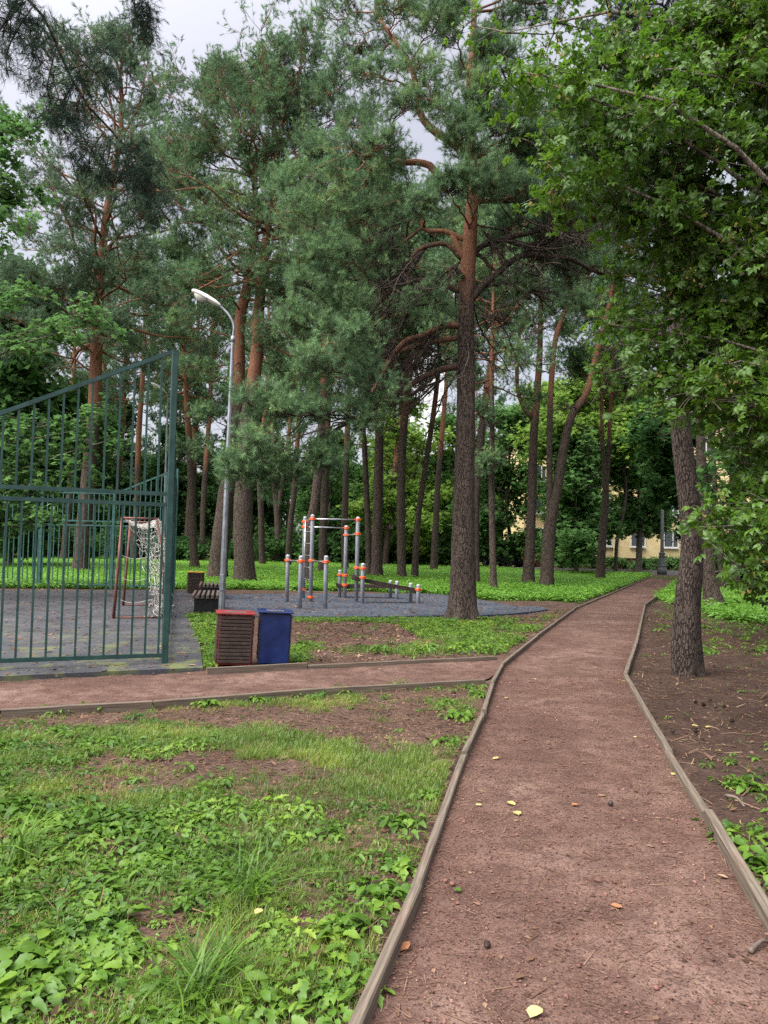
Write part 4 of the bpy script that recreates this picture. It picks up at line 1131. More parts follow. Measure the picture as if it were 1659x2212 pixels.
# ---- leafy trees
def leafy():
    broadleaf('large maple overhanging the path from the right, its yellow-green leaves closest to the camera', (2000, 1500),
              [(4.75, 6.7, -.1, .2), (4.65, 6.65, 2.5, .17), (4.4, 6.6, 5.0, .13), (4.2, 6.5, 7.5, .09), (4.1, 6.5, 9.6, .02)],
              [(1085, 150, 30, -.4), (1130, 165, 38, -.2), (1190, 140, 48, .1), (1245, 200, 50, .3), (1160, 335, 32, -.3), (1210, 400, 42, 0), (1260, 430, 45, .2), (1330, 60, 45, .2), (1390, 60, 50, .5), (1460, 50, 55, .2), (1540, 40, 60, 0), (1620, 60, 60, .4),
               (1310, 150, 55, .2), (1380, 170, 60, .4), (1450, 150, 60, -.2), (1530, 170, 65, .3), (1610, 180, 65, 0), (1300, 260, 55, .4), (1370, 290, 60, -.1), (1440, 270, 60, .6), (1520, 300, 65, -.3), (1600, 310, 65, .3), (1310, 380, 50, .4), (1390, 400, 60, .2),
               (1550, 420, 65, .2), (1630, 420, 60, -.3), (1330, 490, 50, .3), (1400, 520, 60, .1), (1540, 540, 65, .5), (1620, 540, 65, -.2), (1335, 600, 45, .4), (1400, 640, 60, .3), (1530, 650, 65, .2), (1620, 660, 65, .3), (1310, 700, 40, .4), (1380, 740, 55, .2),
               (1520, 770, 60, .4), (1600, 780, 65, -.2), (1330, 800, 40, .4), (1400, 830, 45, .2), (1560, 880, 60, .3), (1640, 900, 60, -.2), (1650, 280, 60, .8), (1260, 330, 35, .5),
               (1610, 1000, 45, .2), (1660, 1080, 45, -.2), (1570, 1120, 30, -.3), (1620, 1150, 40, -.5), (1670, 1190, 45, -.4), (1610, 1225, 30, -.5), (1700, 800, 70, 0), (1720, 600, 70, 0), (1720, 400, 70, 0), (1700, 200, 70, 0), (1720, 1000, 60, 0)] + [(1.4 + 1.1 * (k % 5), 4.6 + 1.5 * (k // 5), 7.0 + 1.1 * ((k * 7) % 4), 1.0, 'w') for k in range(20)],  # last clumps: unseen upper crown added to shade the leaves below
              101, mat='leaf', leaf=.128, per=7, tmpl=ASH, n2=8, n3=5, tl=.32, droop=.05, base_world=(4.75, 6.7, 0), shape_up=.55, flat=.8, keys=420)
    broadleaf('tall maple at the left margin whose low branches hang across the far court fence', (-250, 1285), [(-250, 1285, 40), (-240, 1000, 32), (-200, 700, 26), (-150, 400, 18), (-120, 150, 6)],
              [(20, 260, 45, 0), (60, 330, 45, -.5), (15, 400, 55, 0), (85, 420, 35, .5), (40, 480, 50, -.5), (5, 560, 50, 0), (100, 270, 25, 0), (-60, 300, 80, 0), (-80, 500, 90, 0), (-100, 700, 90, 0), (60, 640, 40, -1), (180, 680, 40, -1.5), (230, 690, 35, -1.5), (130, 720, 40, -1),
               (20, 900, 55, -1), (90, 910, 55, -1), (160, 930, 50, -1.5), (205, 960, 40, -1.5), (40, 970, 55, -.5), (110, 990, 50, -1), (180, 1010, 40, -1.5), (30, 1040, 50, -1), (100, 1060, 35, -1.5), (60, 1110, 26, -1), (110, 1125, 24, -1.5), (-60, 900, 80, 0), (20, 1090, 36, -1), (210, 900, 35, -1)],
              102, mat='leaf_mid', leaf=.17, per=9, tmpl=STAR, n2=7, n3=5, tl=.5, flat=.35, shape_up=1.3)
    # maples beyond the lawn
    far = [('pale lime maple glowing behind the pull-up bars', (866, 1223), [(850, 1000, 60), (800, 1040, 50), (900, 1030, 55), (870, 930, 50), (820, 960, 45), (930, 960, 45), (880, 1090, 50), (820, 1110, 45), (930, 1110, 45), (860, 870, 40), (780, 1100, 40), (950, 1060, 40), (900, 1170, 35), (840, 1175, 35)], 'leaf_lime', 103),
           ('broad green maple behind the two straight pines near the parked dark car', (1100, 1228), [(1080, 1060, 50), (1120, 1100, 50), (1060, 1120, 45), (1110, 1020, 50), (1150, 1050, 45), (1090, 960, 50), (1140, 970, 45), (1075, 1175, 35), (1140, 1160, 40), (1060, 1000, 40), (1110, 1190, 30), (1050, 1185, 30), (1110, 905, 42), (1145, 915, 36), (1080, 900, 36)], 'leaf_mid', 104),
           ('round maple with layered leaves in front of the left end of the yellow house', (1245, 1240), [(1240, 1070, 50), (1200, 1110, 45), (1280, 1100, 45), (1250, 1150, 45), (1210, 1160, 35), (1290, 1150, 35), (1240, 1010, 45), (1200, 1050, 40), (1285, 1040, 40), (1225, 960, 40), (1270, 970, 40), (1250, 1185, 28), (1190, 1180, 25)], 'leaf_mid', 105),
           ('maple with a stout visible trunk between the path and the yellow house', (1379, 1236), [(1360, 1090, 40), (1400, 1090, 40), (1380, 1040, 45), (1340, 1120, 32), (1420, 1130, 32), (1350, 1010, 40), (1410, 1010, 38), (1375, 960, 40), (1340, 960, 34), (1420, 940, 34), (1390, 890, 34), (1345, 900, 30), (1375, 1130, 30)], 'leaf_mid', 106),
           ('dark maple shading the foot of the yellow house beside the lamp post', (1490, 1250), [(1430, 1000, 36), (1420, 950, 36), (1400, 930, 36), (1470, 1050, 40), (1430, 1060, 34), (1500, 1030, 40), (1450, 1000, 40), (1440, 960, 34), (1500, 1140, 30), (1480, 940, 40)], 'leaf_dark', 107),
           ('feathery light green tree rising above the forked pine at the path end', (1330, 1238), [(1150, 885, 40), (1190, 860, 42), (1160, 850, 34), (1225, 850, 36), (1140, 935, 32), (1225, 880, 38), (1215, 920, 36), (1320, 900, 45), (1290, 860, 40), (1350, 850, 40), (1310, 800, 40), (1340, 780, 40), (1280, 920, 35), (1360, 910, 35), (1300, 960, 35), (1240, 870, 40), (1200, 910, 40), (1170, 960, 35), (1250, 920, 40), (1230, 960, 40), (1330, 960, 40), (1390, 870, 40), (1420, 900, 36)], 'leaf_lime', 108),
           ('mid green tree filling the gap behind the slender orange pine', (960, 1226), [(970, 1090, 45), (1000, 1040, 45), (960, 1000, 45), (1000, 1120, 40), (950, 1150, 40), (1010, 960, 40), (975, 920, 40), (1010, 1180, 30), (965, 1190, 28)], 'leaf_mid', 109),
           ('leafy tree behind the slim pines left of the pull-up bars', (720, 1218), [(700, 1060, 45), (740, 1100, 45), (670, 1100, 40), (720, 1000, 45), (760, 1020, 40), (690, 1150, 38), (740, 1160, 35), (650, 1040, 40), (770, 1080, 35)], 'leaf_mid', 110),
           ('dense dark tree behind the lamp post and its bench', (440, 1208), [(440, 1080, 50), (400, 1110, 40), (490, 1100, 45), (450, 1140, 40), (400, 1040, 45), (480, 1030, 45), (520, 1130, 40), (440, 1000, 45), (560, 1110, 45), (590, 1060, 40), (550, 1160, 30)], 'leaf_dark', 111),
           ('dark tree deep in the wood behind the goal', (300, 1200), [(300, 1090, 50), (250, 1110, 45), (350, 1100, 45), (300, 1030, 50), (240, 1040, 45), (350, 1030, 45), (290, 1140, 40), (350, 1150, 35), (210, 1130, 40)], 'leaf_dark', 112),
           ('shaded leafy tree at the far left behind the court fence', (90, 1194), [(60, 1090, 50), (120, 1100, 50), (20, 1060, 50), (160, 1080, 45), (90, 1020, 50), (-20, 1110, 50), (150, 1140, 35), (190, 1050, 45)], 'leaf_mid', 113)]
    for lab, base, blobs, mat, seed in far:
        r = np.random.default_rng(seed)
        B = [(x, y, rad * 1.12, r.normal() * 2.2) for x, y, rad in blobs]
        ty = min(b[1] for b in blobs)
        big = 'stout' in lab
        near = 'foot of the yellow' in lab or 'feathery' in lab or 'round maple' in lab or 'stout' in lab
        broadleaf(lab, base, [(base[0], base[1], 15 if big else 9), (base[0] + 2, base[1] - 60, 13 if big else 8), (base[0] + r.normal() * 6, (base[1] + ty) / 2, 8), (blobs[3][0], ty, 3)], B, seed, mat=mat, leaf=.38, per=13 if near else 11, tmpl=STAR, n2=14 if near else 11, n3=7 if near else 6, tl=.9,
                  group='leafy trees beyond the lawn', flat=.4, shape_up=1.1, sides=8)
    # right margin: deep shade painted in by the dark leaf colour
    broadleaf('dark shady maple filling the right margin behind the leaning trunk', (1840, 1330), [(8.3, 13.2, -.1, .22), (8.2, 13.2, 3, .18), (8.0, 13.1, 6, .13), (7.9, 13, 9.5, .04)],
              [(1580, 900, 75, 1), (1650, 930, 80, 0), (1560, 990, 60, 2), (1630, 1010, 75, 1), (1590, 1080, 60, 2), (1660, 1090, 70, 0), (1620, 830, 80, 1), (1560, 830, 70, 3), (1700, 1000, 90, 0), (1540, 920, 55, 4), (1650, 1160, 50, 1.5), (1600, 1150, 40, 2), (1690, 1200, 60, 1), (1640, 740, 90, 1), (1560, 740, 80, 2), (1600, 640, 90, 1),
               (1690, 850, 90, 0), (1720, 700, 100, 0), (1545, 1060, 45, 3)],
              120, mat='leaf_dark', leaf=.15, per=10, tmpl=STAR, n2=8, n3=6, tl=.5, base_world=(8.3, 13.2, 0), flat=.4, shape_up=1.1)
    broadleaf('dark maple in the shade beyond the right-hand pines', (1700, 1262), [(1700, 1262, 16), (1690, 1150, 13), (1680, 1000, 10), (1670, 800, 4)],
              [(1560, 1120, 50, 0), (1610, 1130, 50, 1), (1660, 1120, 50, 0), (1580, 1180, 35, 1), (1640, 1180, 40, 0), (1540, 1050, 50, 2), (1600, 1050, 55, 1), (1650, 1040, 55, 0), (1540, 960, 50, 2), (1600, 960, 60, 1), (1690, 1130, 50, 0), (1530, 1170, 25, 2), (1700, 1200, 40, 0)],
              121, mat='leaf_dark', leaf=.24, per=9, tmpl=STAR, n2=8, n3=5, tl=.7, flat=.4, shape_up=1.1)

def hanging_pine():
    s = Pine((0, 1500), 71, orange=(5, 8))
    s.B = np.array([-4.4, 3.9, 0.0]); s.d = 4.4
    c = catmull(np.array([(-4.4, 3.9, -.1, .24), (-4.4, 3.9, 3, .2), (-4.3, 3.8, 6, .16), (-4.4, 3.8, 9, .12), (-4.4, 3.9, 12.5, .03)]), 50)
    s.stems.append(c); s.wood.tube(c[:, :3], c[:, 3], 20, s.ori(c[:, 2]))
    A = lambda P, L2, t0: s.S2.append((P, L2, t0, 1.0))
    main = [(-4.3, 3.85, 6.6), V(-160, -120, 4.1), V(60, 0, 4.3), V(135, 132, 4.4), V(190, 230, 4.4), V(242, 305, 4.45), V(300, 355, 4.4), V(348, 430, 4.4), V(376, 478, 4.4)]
    A(s.limb(main, .016, .005, .1), .12, .35)
    for pts in [[(70, 15), (40, 60), (15, 110), (5, 170)], [(95, 55), (75, 100), (55, 150)], [(120, 105), (105, 170), (110, 225)], [(150, 150), (195, 140), (222, 190), (232, 240)], [(175, 205), (160, 260), (165, 310)], [(225, 285), (200, 320), (185, 370)],
                [(238, 300), (270, 345), (262, 390)], [(285, 345), (290, 400), (300, 440)], [(310, 362), (335, 420), (350, 470)], [(50, -10), (10, 30), (-20, 80)], [(160, 180), (120, 250), (130, 300)], [(240, 310), (215, 380), (190, 405)], [(20, -60), (5, 20), (20, 90)]]:
        P = [V(x, y, 4.35 + .12 * math.sin(x)) for x, y in pts]
        A(s.limb(P, .005, .003, .1), .17, .03)
    A(s.limb([(-4.35, 3.8, 7.2), V(100, -220, 4.6), V(285, -90, 4.8), V(298, 0, 4.8), V(306, 50, 4.8), V(309, 92, 4.8)], .010, .003, .1), .13, .72); s.S2 += [s.S2[-1]] * 3
    A(s.limb([(-4.35, 3.8, 8.2), (-3.2, 4.6, 8.9), (-2.0, 5.2, 9.0), (-1.2, 5.4, 8.8)], .04, .01, .6), .8, .3)
    A(s.limb([(-4.35, 3.8, 8.8), (-4.8, 5.0, 9.5), (-5.0, 6.0, 9.6), (-5.2, 7.0, 9.4)], .04, .01, .6), .9, .3)
    s.foliage(n2=8, n3=3, tl=.12, size=.105, needles=22, w=.024, ws=.35, up=-.55, bias=-.1, dead=.0)
    s.done('pine outside the left of the frame whose dark drooping branches hang into the sky', bark='bark', needle='needle_dark')

def backdrop_trees():
    """the wood behind: a few tree shapes, each copied and turned"""
    r = np.random.default_rng(77)
    protos = []
    def leaf_proto(mat, seed):
        rr = np.random.default_rng(seed)
        bl = []
        for k in range(34):
            a = rr.random() * 6.283; h = rr.uniform(1.0, 14.5)
            R = 3.6 * math.sin(math.pi * min(.97, (h + 2.2) / 18)) * rr.uniform(.35, 1)
            bl.append((R * math.cos(a), 90 + R * math.sin(a), h, 1.7, 'w'))
        return broadleaf('tree', (829, 1210), [(0, 90, -.1, .2), (.1, 90, 5, .15), (-.1, 90, 10, .1), (0, 90, 15, .03)], bl, seed, mat=mat, leaf=.50, per=10, tmpl=FLAT, n2=9, n3=6, tl=1.0, base_world=(0, 90, 0), flat=.5, name='leafy_tree', cat='tree')
    def pine_proto(seed):
        s = Pine((829, 1210), seed); s.B = np.array([0, 90.0, 0]); s.d = 90
        c = catmull(np.array([(0, 90, -.1, .25), (.15, 90, 5, .2), (.0, 90, 11, .15), (.3, 90, 16, .1), (.2, 90, 20, .03)]), 40)
        s.stems.append(c); s.wood.tube(c[:, :3], c[:, 3], 10, s.ori(c[:, 2]))
        s.crown(7.5, 19.8, 3.6, 22); s.bare(3, 8, 5, 1.6)
        s.foliage(n2=10, n3=6, size=.38, needles=10, w=.2, tl=.5, tufts=(.3, .65, 1.0))
        return s.done('pine', needle='needle_blue')
    A = [leaf_proto('leaf_mid', 201), leaf_proto('leaf_dark', 202), leaf_proto('leaf_lime', 203)]
    Bp = [pine_proto(204), pine_proto(205)]
    def place(o, x, y, sc, lab, grp, first):
        c = o if first else copy_tree(o)
        c.location = (x, y, 0); c.rotation_euler = (0, 0, r.random() * 6.28); c.scale = (sc, sc, sc * r.uniform(.9, 1.15))
        tag(c, lab, None, grp)
    used = set()
    spots = []
    for k in range(34):                                   # rows across the back of the view
        x = -62 + k * 3.6 + r.normal() * 1.2
        y = 78 + r.random() * 26
        if 12 < x < 46: y += 16
        spots.append((x, y))
    for k in range(30):
        spots.append((-84 + k * 5.6 + r.normal(), 112 + r.random() * 26))
    for k in range(12):
        spots.append((-58 + k * 4.2 + r.normal(), 62 + r.random() * 12))
    for k, (x, y) in enumerate(spots):
        if k % 3 == 2:
            o = Bp[k % 2]; lab, grp = 'slender pine of the distant wood, one of many beyond the clearing', 'distant pines'
        else:
            o = A[(k * 7 + k // 5) % 3 if x > -10 else (k % 2)]; lab, grp = 'leafy tree of the distant wood, one of many beyond the clearing', 'distant leafy trees'
        place(o, x, y, r.uniform(.8, 1.15), lab, grp, o.name not in used)
        used.add(o.name)
    # side and rear trees close the wood for light and for other views
    for k, (x, y) in enumerate([(-24, 16), (-30, 30), (-34, 46), (-42, 60), (18, 22), (26, 34), (17, 9), (34, 48), (-20, 40), (28, 20)]):
        place([A[1], Bp[0], A[0], Bp[1]][k % 4], x, y, r.uniform(.85, 1.1), 'pine standing outside the frame around the clearing' if k % 2 else 'leafy tree standing outside the frame around the clearing', 'trees around the clearing', False)
    # low bushes under the far trees
    bl = [(r.normal() * 1.0, 90 + r.normal() * 1.0, r.uniform(.5, 1.9), .8, 'w') for k in range(16)]
    bush = broadleaf('shrub', (829, 1210), [(0, 90, -.05, .05), (0, 90, .5, .04), (.1, 90, 1.2, .02)], bl, 301, mat='leaf_dark', leaf=.24, per=8, tmpl=STAR, n2=7, n3=5, tl=.5, base_world=(0, 90, 0), name='shrub', cat='shrub')
    bs = [(-33, 58), (-28, 60), (-24, 57), (-19.5, 61), (-15.5, 58), (-11, 62), (-8, 60), (-4.5, 63), (-1, 62), (2.5, 64), (5, 63), (6.5, 66), (-37, 61), (-30, 66), (-21, 66), (-13, 67), (-5, 68), (1, 69), (20, 40), (23.5, 44), (26, 38), (30, 45), (-26, 64), (-17, 64)]
    for k, (x, y) in enumerate(bs):
        place(bush, x, y, r.uniform(.8, 1.5), 'dark bush in the undergrowth along the far edge of the green clearing', 'bushes along the far edge of the clearing', k == 0)
    small = broadleaf('shrub', (829, 1210), [(0, 90, -.05, .03), (0, 90, .2, .02), (.05, 90, .5, .015)], [(r.normal() * .8, 90 + r.normal() * .4, r.uniform(.2, .7), .4, 'w') for k in range(14)], 302, mat='leaf_mid', leaf=.13, per=7, tmpl=STAR, n2=6, n3=4, tl=.3, base_world=(0, 90, 0), name='shrub', cat='shrub')
    for k, x in enumerate([17, 19.2, 21.2, 23.6, 25.6, 27.5, 30]):
        place(small, x, 68.2, r.uniform(.9, 1.3), 'low green bush against the dark plinth of the yellow house', 'bushes along the yellow house', k == 0)

leafy(); hanging_pine(); backdrop_trees()
# ------------------------------------------------------------------ built things
def lathe(mb, prof, n=12, c=(0, 0, 0), tint=.5):
    prof = np.array(prof, float)
    a = np.linspace(0, 2 * math.pi, n, endpoint=False)
    v = np.stack([prof[:, 0, None] * np.cos(a), prof[:, 0, None] * np.sin(a), np.repeat(prof[:, 1, None], n, 1)], -1) + np.asarray(c, float)
    m = len(prof)
    q = [[i * n + j, i * n + (j + 1) % n, (i + 1) * n + (j + 1) % n, (i + 1) * n + j] for i in range(m - 1) for j in range(n)]
    n0 = mb.n
    mb.add(v.reshape(-1, 3), np.array(q), tint)
    mb.f.append(np.array([list(range(n))[::-1], list(range((m - 1) * n, m * n))]) + n0)

def fences():
    c0 = G(355, 1437)[:2]
    l0 = np.array([V(0, 1422, 9.0)[0], 9.0])
    u = (l0 - c0) / np.linalg.norm(l0 - c0)
    far_c = np.array([V(374, 1278, 24.6)[0], 24.6])
    zb, z1, z2, zt, zc = .13, 2.08, 2.22, 3.15, 4.10
    def section(root, loc, p, q, top_p, top_q, mat, bars=.163, bw=.026, posts=(True, True), postw=.08, ptop=None):
        """a panel of fence from p to q with a straight or rising top rail"""
        p, q = np.array([*p, 0]), np.array([*q, 0]); L = np.linalg.norm(q - p); d = (q - p) / L
        off = np.array([*loc, 0])
        k = lambda o: o
        def rail(za, zbb, name='rail', w=.045, h=.05):
            m = MB(); m.bar(p - off + [0, 0, za] + d * .03, q - off + [0, 0, zbb] - d * .03, w, h); m.build(name, mat, root)
        rail(zb, zb); rail(z1, z1); rail(z2, z2); rail(top_p, top_q)
        n = int(L / bars)
        up, lo = MB(), MB()
        for i in range(1, n + 1):
            t = (i - .5) / n
            c = p + d * L * t - off
            zz = top_p + (top_q - top_p) * t
            lo.box(c + [0, 0, (zb + z1) / 2], (bw, bw, z1 - zb - .05), math.atan2(d[1], d[0]), tint=.3 + .4 * ((i * 7) % 5) / 5)
            c2 = p + d * L * min(.99, (i - .02) / n) - off
            zz = top_p + (top_q - top_p) * min(.99, (i - .02) / n)
            up.box(c2 + [0, 0, (z2 + zz) / 2], (bw, bw, zz - z2 - .05), math.atan2(d[1], d[0]), tint=.4)
        lo.build('lower_bars', mat, root); up.build('upper_bars', mat, root)
        for s, e, zz in ((posts[0], p, top_p), (posts[1], q, top_q)):
            if s:
                m = MB(); m.box(e - off + [0, 0, zz / 2 - .02], (postw, postw, zz + .06), math.atan2(d[1], d[0]), bev=.006)
                m.box(e - off + [0, 0, zz + .014], (postw + .006, postw + .006, .012), math.atan2(d[1], d[0]))
                m.build('post', mat, root)
    f = thing('metal_fence', 'dark green front fence of the court with sloping top rail and tall end post', 'fence', (*c0, 0))
    section(f, c0, c0, c0 + u * 2.32, zc, 2.97, MAT['green_paint'], posts=(True, False))
    section(f, c0, c0 + u * 2.32, c0 + u * 4.8, 2.97, 2.97, MAT['green_paint'])
    d = (far_c - c0) / np.linalg.norm(far_c - c0)
    g = thing('metal_fence', 'green side fence of the court seen almost edge on behind the tall post', 'fence', (*c0, 0))
    L = np.linalg.norm(far_c - c0)
    n = 5
    for k in range(n):
        a, b = c0 + d * (.12 + (L - .24) * k / n), c0 + d * (.12 + (L - .24) * (k + 1) / n)
        section(g, c0, a, b, 3.15, 3.15, MAT['green_paint'], posts=(False, k < n - 1), postw=.06)
    h = thing('metal_fence', 'pale weathered green fence along the far side of the court', 'fence', (*far_c, 0))
    w = np.array([-1, .015]); w /= np.linalg.norm(w)
    pts = [far_c, far_c + w * 2.05, far_c + w * 4.45, far_c + w * 6.9, far_c + w * 9.4, far_c + w * 12]
    tops = [(4.0, 3.15), (3.15, 3.15), (3.15, 3.15), (3.15, 3.15), (3.15, 3.15)]
    for k in range(5):
        section(h, far_c, pts[k], pts[k + 1], *tops[k], MAT['green_pale'], posts=(k == 0, True), bw=.028, postw=.09)

def goal():
    A0, A1 = G(245, 1336, .03), G(266, 1308, .03)           # feet of the goal mouth, near and far
    s = (A1 - A0) * np.array([1, 1, 0]); W = np.linalg.norm(s); s /= W
    b = np.array([s[1], -s[0], 0]);                         # towards the back of the goal
    if b[0] < 0: b = -b
    H, T, D = 2.03, .66, .84
    R = thing('football_goal', 'rusty handball goal with a torn white net behind the court fence', 'goal', A0)
    P = lambda x, y, z: s * x + b * y + np.array([0, 0, z])
    le = .10
    for x in (0, W):
        m = MB(); m.tube([P(x, 0, 0), P(x, le * .5, H * .5), P(x, le, H)], .032, 8); m.build('post', MAT['rust'], R, True)
        m = MB(); m.tube([P(x, le + T, H), P(x, le + T + .13, H * .72), P(x, le + D, H * .35), P(x, le + D, 0)], .02, 6); m.build('back_stay', MAT['rust'], R, True)
        m = MB(); m.tube([P(x, le, H), P(x, le + T, H)], .024, 6); m.build('top_stay', MAT['rust'], R, True)
        m = MB(); m.tube([P(x, 0, .02), P(x, le + D, .02)], .018, 6); m.build('ground_bar', MAT['rust'], R, True)
    m = MB(); m.tube([P(0, le, H), P(W, le, H)], .032, 8); m.build('crossbar', MAT['rust'], R, True)
    m = MB(); m.tube([P(0, le + T, H), P(W, le + T, H)], .018, 6); m.build('rear_bar', MAT['rust'], R, True)
    m = MB(); m.tube([P(0, le + D, .02), P(W, le + D, .02)], .018, 6); m.build('rear_bar', MAT['rust'], R, True)
    r = np.random.default_rng(5)
    net = MB()
    def patch(fn, nu, nv, rad=.0048, jit=.03, drop=.0):
        U, Vv = np.meshgrid(np.linspace(0, 1, nu), np.linspace(0, 1, nv), indexing='ij')
        Q = np.array([[fn(U[i, j], Vv[i, j]) for j in range(nv)] for i in range(nu)])
        Q = Q + (r.normal(size=Q.shape) * jit)
        Q[..., 2] = np.maximum(Q[..., 2], .02)
        mid = (Q[1:] + Q[:-1]) / 2 - [0, 0, .02]
        ok = r.random((nu - 1, nv)) > drop
        net.segs(Q[:-1][ok], mid[ok], rad, rad); net.segs(mid[ok], Q[1:][ok], rad, rad)
        ok = r.random((nu, nv - 1)) > drop
        net.segs(Q[:, :-1][ok], Q[:, 1:][ok], rad, rad)
    # back: gathered at the foot, bellying outwards
    patch(lambda u, v: P(W * u, le + T + .12 * math.sin(math.pi * min(1, v * 1.05)) * (1 - .25 * u) + (D - T) * v, H * (1 - v) - .12 * math.sin(math.pi * u) * (1 - v)), 26, 22, jit=.022, drop=.06)
    patch(lambda u, v: P(W * u * .55, le + T + .02 + .10 * math.sin(math.pi * v) + (D - T) * v, H * (1 - v) * .98), 16, 20, jit=.04, drop=.1)
    # sides: slack net swept back from the mouth
    for x in (0, W):
        patch(lambda u, v: P(x + .05 * math.sin(6 * v), le + T * .18 + (T * .82 + .15 * v) * u ** .8 + (D - T) * v * .6 + .55 * v * (1 - u), H * (1 - v) - .10 * math.sin(math.pi * u) * (1 - v)), 10, 20, jit=.025, drop=.08)
    # roof
    patch(lambda u, v: P(W * u, le + T * v, H - .14 * math.sin(math.pi * v)), 24, 6, jit=.02, drop=.1)
    # a few loose cords to the front foot
    for k in range(3):
        z = H * (.2 + .22 * k)
        c = catmull(np.array([P(0, .02 + .04 * z / H, z), P(.02, .35, z - .10), P(.03, .75, z - .02)]), 7)
        net.tube(c, .0042, 4)
    # the gathered heap at the back foot
    for k in range(46):
        a = P(.02 + r.random() * .5, le + D - .22 + r.random() * .3, .04 + r.random() ** 2 * .55)
        c = grow(a[None], r.normal(size=(1, 3)) * [1, 1, .6], np.array([.3]), 5, .5, -.1, r)[0]
        c[:, 2] = np.maximum(c[:, 2], .02)
        net.tube(c, .006, 3)
    net.build('net', MAT['net'], R)

def bin_(base, rz, label, paint, panel=None, w=.46, d=.44, h=.70, lean=0.0, rim=None, group='litter bins with wooden slats'):
    R = thing('litter_bin', label, 'litter bin', base, rz, group)
    R.rotation_euler = (0, lean, rz)
    m = MB()
    for x in (-1, 1):
        for y in (-1, 1):
            m.box((x * (w / 2 - .022), y * (d / 2 - .022), h / 2 - .01), (.028, .028, h - .03))
    for z in (.03, h - .05):
        for y in (-1, 1): m.box((0, y * (d / 2 - .022), z), (w - .075, .022, .022))
        for x in (-1, 1): m.box((x * (w / 2 - .022), 0, z), (.022, d - .075, .022))
    m.build('frame', MAT[paint], R)
    m = MB()
    for y in (-1, 1): m.box((0, y * (d / 2 - .040), h * .48), (w - .10, .008, h * .84))
    for x in (-1, 1): m.box((x * (w / 2 - .040), 0, h * .48), (.008, d - .10, h * .84))
    m.build('inner_box', MAT['black'], R)  # black panels added behind the slats to darken the gaps
    n = 13
    sides = [('f', 0, -1), ('b', 0, 1), ('l', -1, 0), ('r', 1, 0)]
    rg = np.random.default_rng(int(abs(base[0]) * 100))
    for nm, sx, sy in sides:
        if nm in (panel or ''):
            m = MB(); m.box((sx * (w / 2 - .004), sy * (d / 2 - .004), (h - .04) / 2 + .01), (w - .035 if sy else .006, d - .035 if sx else .006, h - .05)); m.build('side_panel', MAT[paint], R)
            continue
        m = MB()
        for k in range(n):
            z = .035 + (h - .075) * (k + .5) / n
            j = rg.normal() * .002
            if sy: m.box((0, sy * (d / 2 + j), z), (w - .03, .02, (h - .075) / n - .011), bev=.003)
            else: m.box((sx * (w / 2 + j), 0, z), (.02, d - .024, (h - .075) / n - .011), bev=.003)
        m.build('slats', MAT['brown_wood'], R)
    m = MB()
    o, i = .03, .12
    for y in (-1, 1): m.box((0, y * (d / 2 + o - i / 2), h - .012), (w + 2 * o, i, .022), bev=.004)
    for x in (-1, 1): m.box((x * (w / 2 + o - i / 2), 0, h - .012), (i, d + 2 * o - 2 * i - .002, .022), bev=.004)
    m.build('top_rim', MAT[rim or paint], R)
    m = MB()
    li = w / 2 + o - i - .004; lj = d / 2 + o - i - .004
    for y in (-1, 1): m.box((0, y * lj, h * .62), (2 * li, .006, h * .74))
    for x in (-1, 1): m.box((x * li, 0, h * .62), (.006, 2 * lj - .012, h * .74))
    m.box((0, 0, h * .26), (2 * li, 2 * lj, .006))
    m.build('liner', MAT['metal_liner'], R)
    return R

def bins():
    def at(xl, yl, xr, yr, w, d):
        a, b = G(xl, yl), G(xr, yr)
        rz = math.atan2(b[1] - a[1], b[0] - a[0])
        return (a + b) / 2 + np.array([-math.sin(rz), math.cos(rz), 0]) * d / 2, rz
    p, rz = at(471, 1441, 546, 1438, .46, .44)
    bin_(p, .27, 'brown slatted litter bin with a red frame, left of the blue one', 'red_paint', None, .45, .42, .69, .035)
    p, rz = at(563, 1437, 623, 1435.5, .42, .44)
    bin_(p + [.0, .02, 0], .20, 'slatted litter bin with a plain blue front panel, right of the red one', 'blue_paint', 'f', .41, .44, .70, .03, rim='blue_paint')
    p = G(418, 1283)
    bin_(p + [0, .2, 0], .05, 'slatted litter bin with a yellow top beside the far benches', 'yellow_paint', None, .44, .42, .68, .01)

def bench(front, w, L, az, label, h=.42):
    R = thing('bench', label, 'bench', front, az, 'backless slatted benches by the play surface')
    n = 7
    for k in range(n):
        m = MB(); x = -w / 2 + w * (k + .5) / n
        m.box((x, L / 2, h - .035), (w / n * .52, L, .085), bev=.006, tint=.3 + .06 * k); m.build('slat', MAT['bench_wood'], R)
    for y in (.22, L - .22):
        m = MB(); m.box((0, y, (h - .08) / 2), (w * .78, .30, h - .08)); m.box((0, y, h - .0835), (w * .96, .08, .012)); m.build('support', MAT['black'], R)

def benches():
    a = G(447, 1327); bench(a, .74, 1.75, math.radians(12), 'dark slatted bench nearest the lamp post, seen from its end')
    b = G(456, 1296); bench(b, .74, 1.75, math.radians(12), 'dark slatted bench behind the nearer one, beside the yellow-topped bin')
    R = thing('bench', 'far brown park bench seen between the fence bars at the left', 'bench', G(120, 1198), .1)
    m = MB(); [m.box((0, -.12 + .12 * k, .45), (1.8, .09, .04)) for k in range(4)]; m.build('seat', MAT['bench_wood'], R)
    m = MB(); [m.box((0, .34, .6 + .13 * k), (1.8, .035, .1)) for k in range(3)]; m.build('backrest', MAT['bench_wood'], R)
    for x in (-.7, .7):
        m = MB(); m.box((x, .1, .21), (.07, .45, .42)); m.box((x, .38, .65), (.05, .04, .6)); m.build('leg', MAT['black'], R)

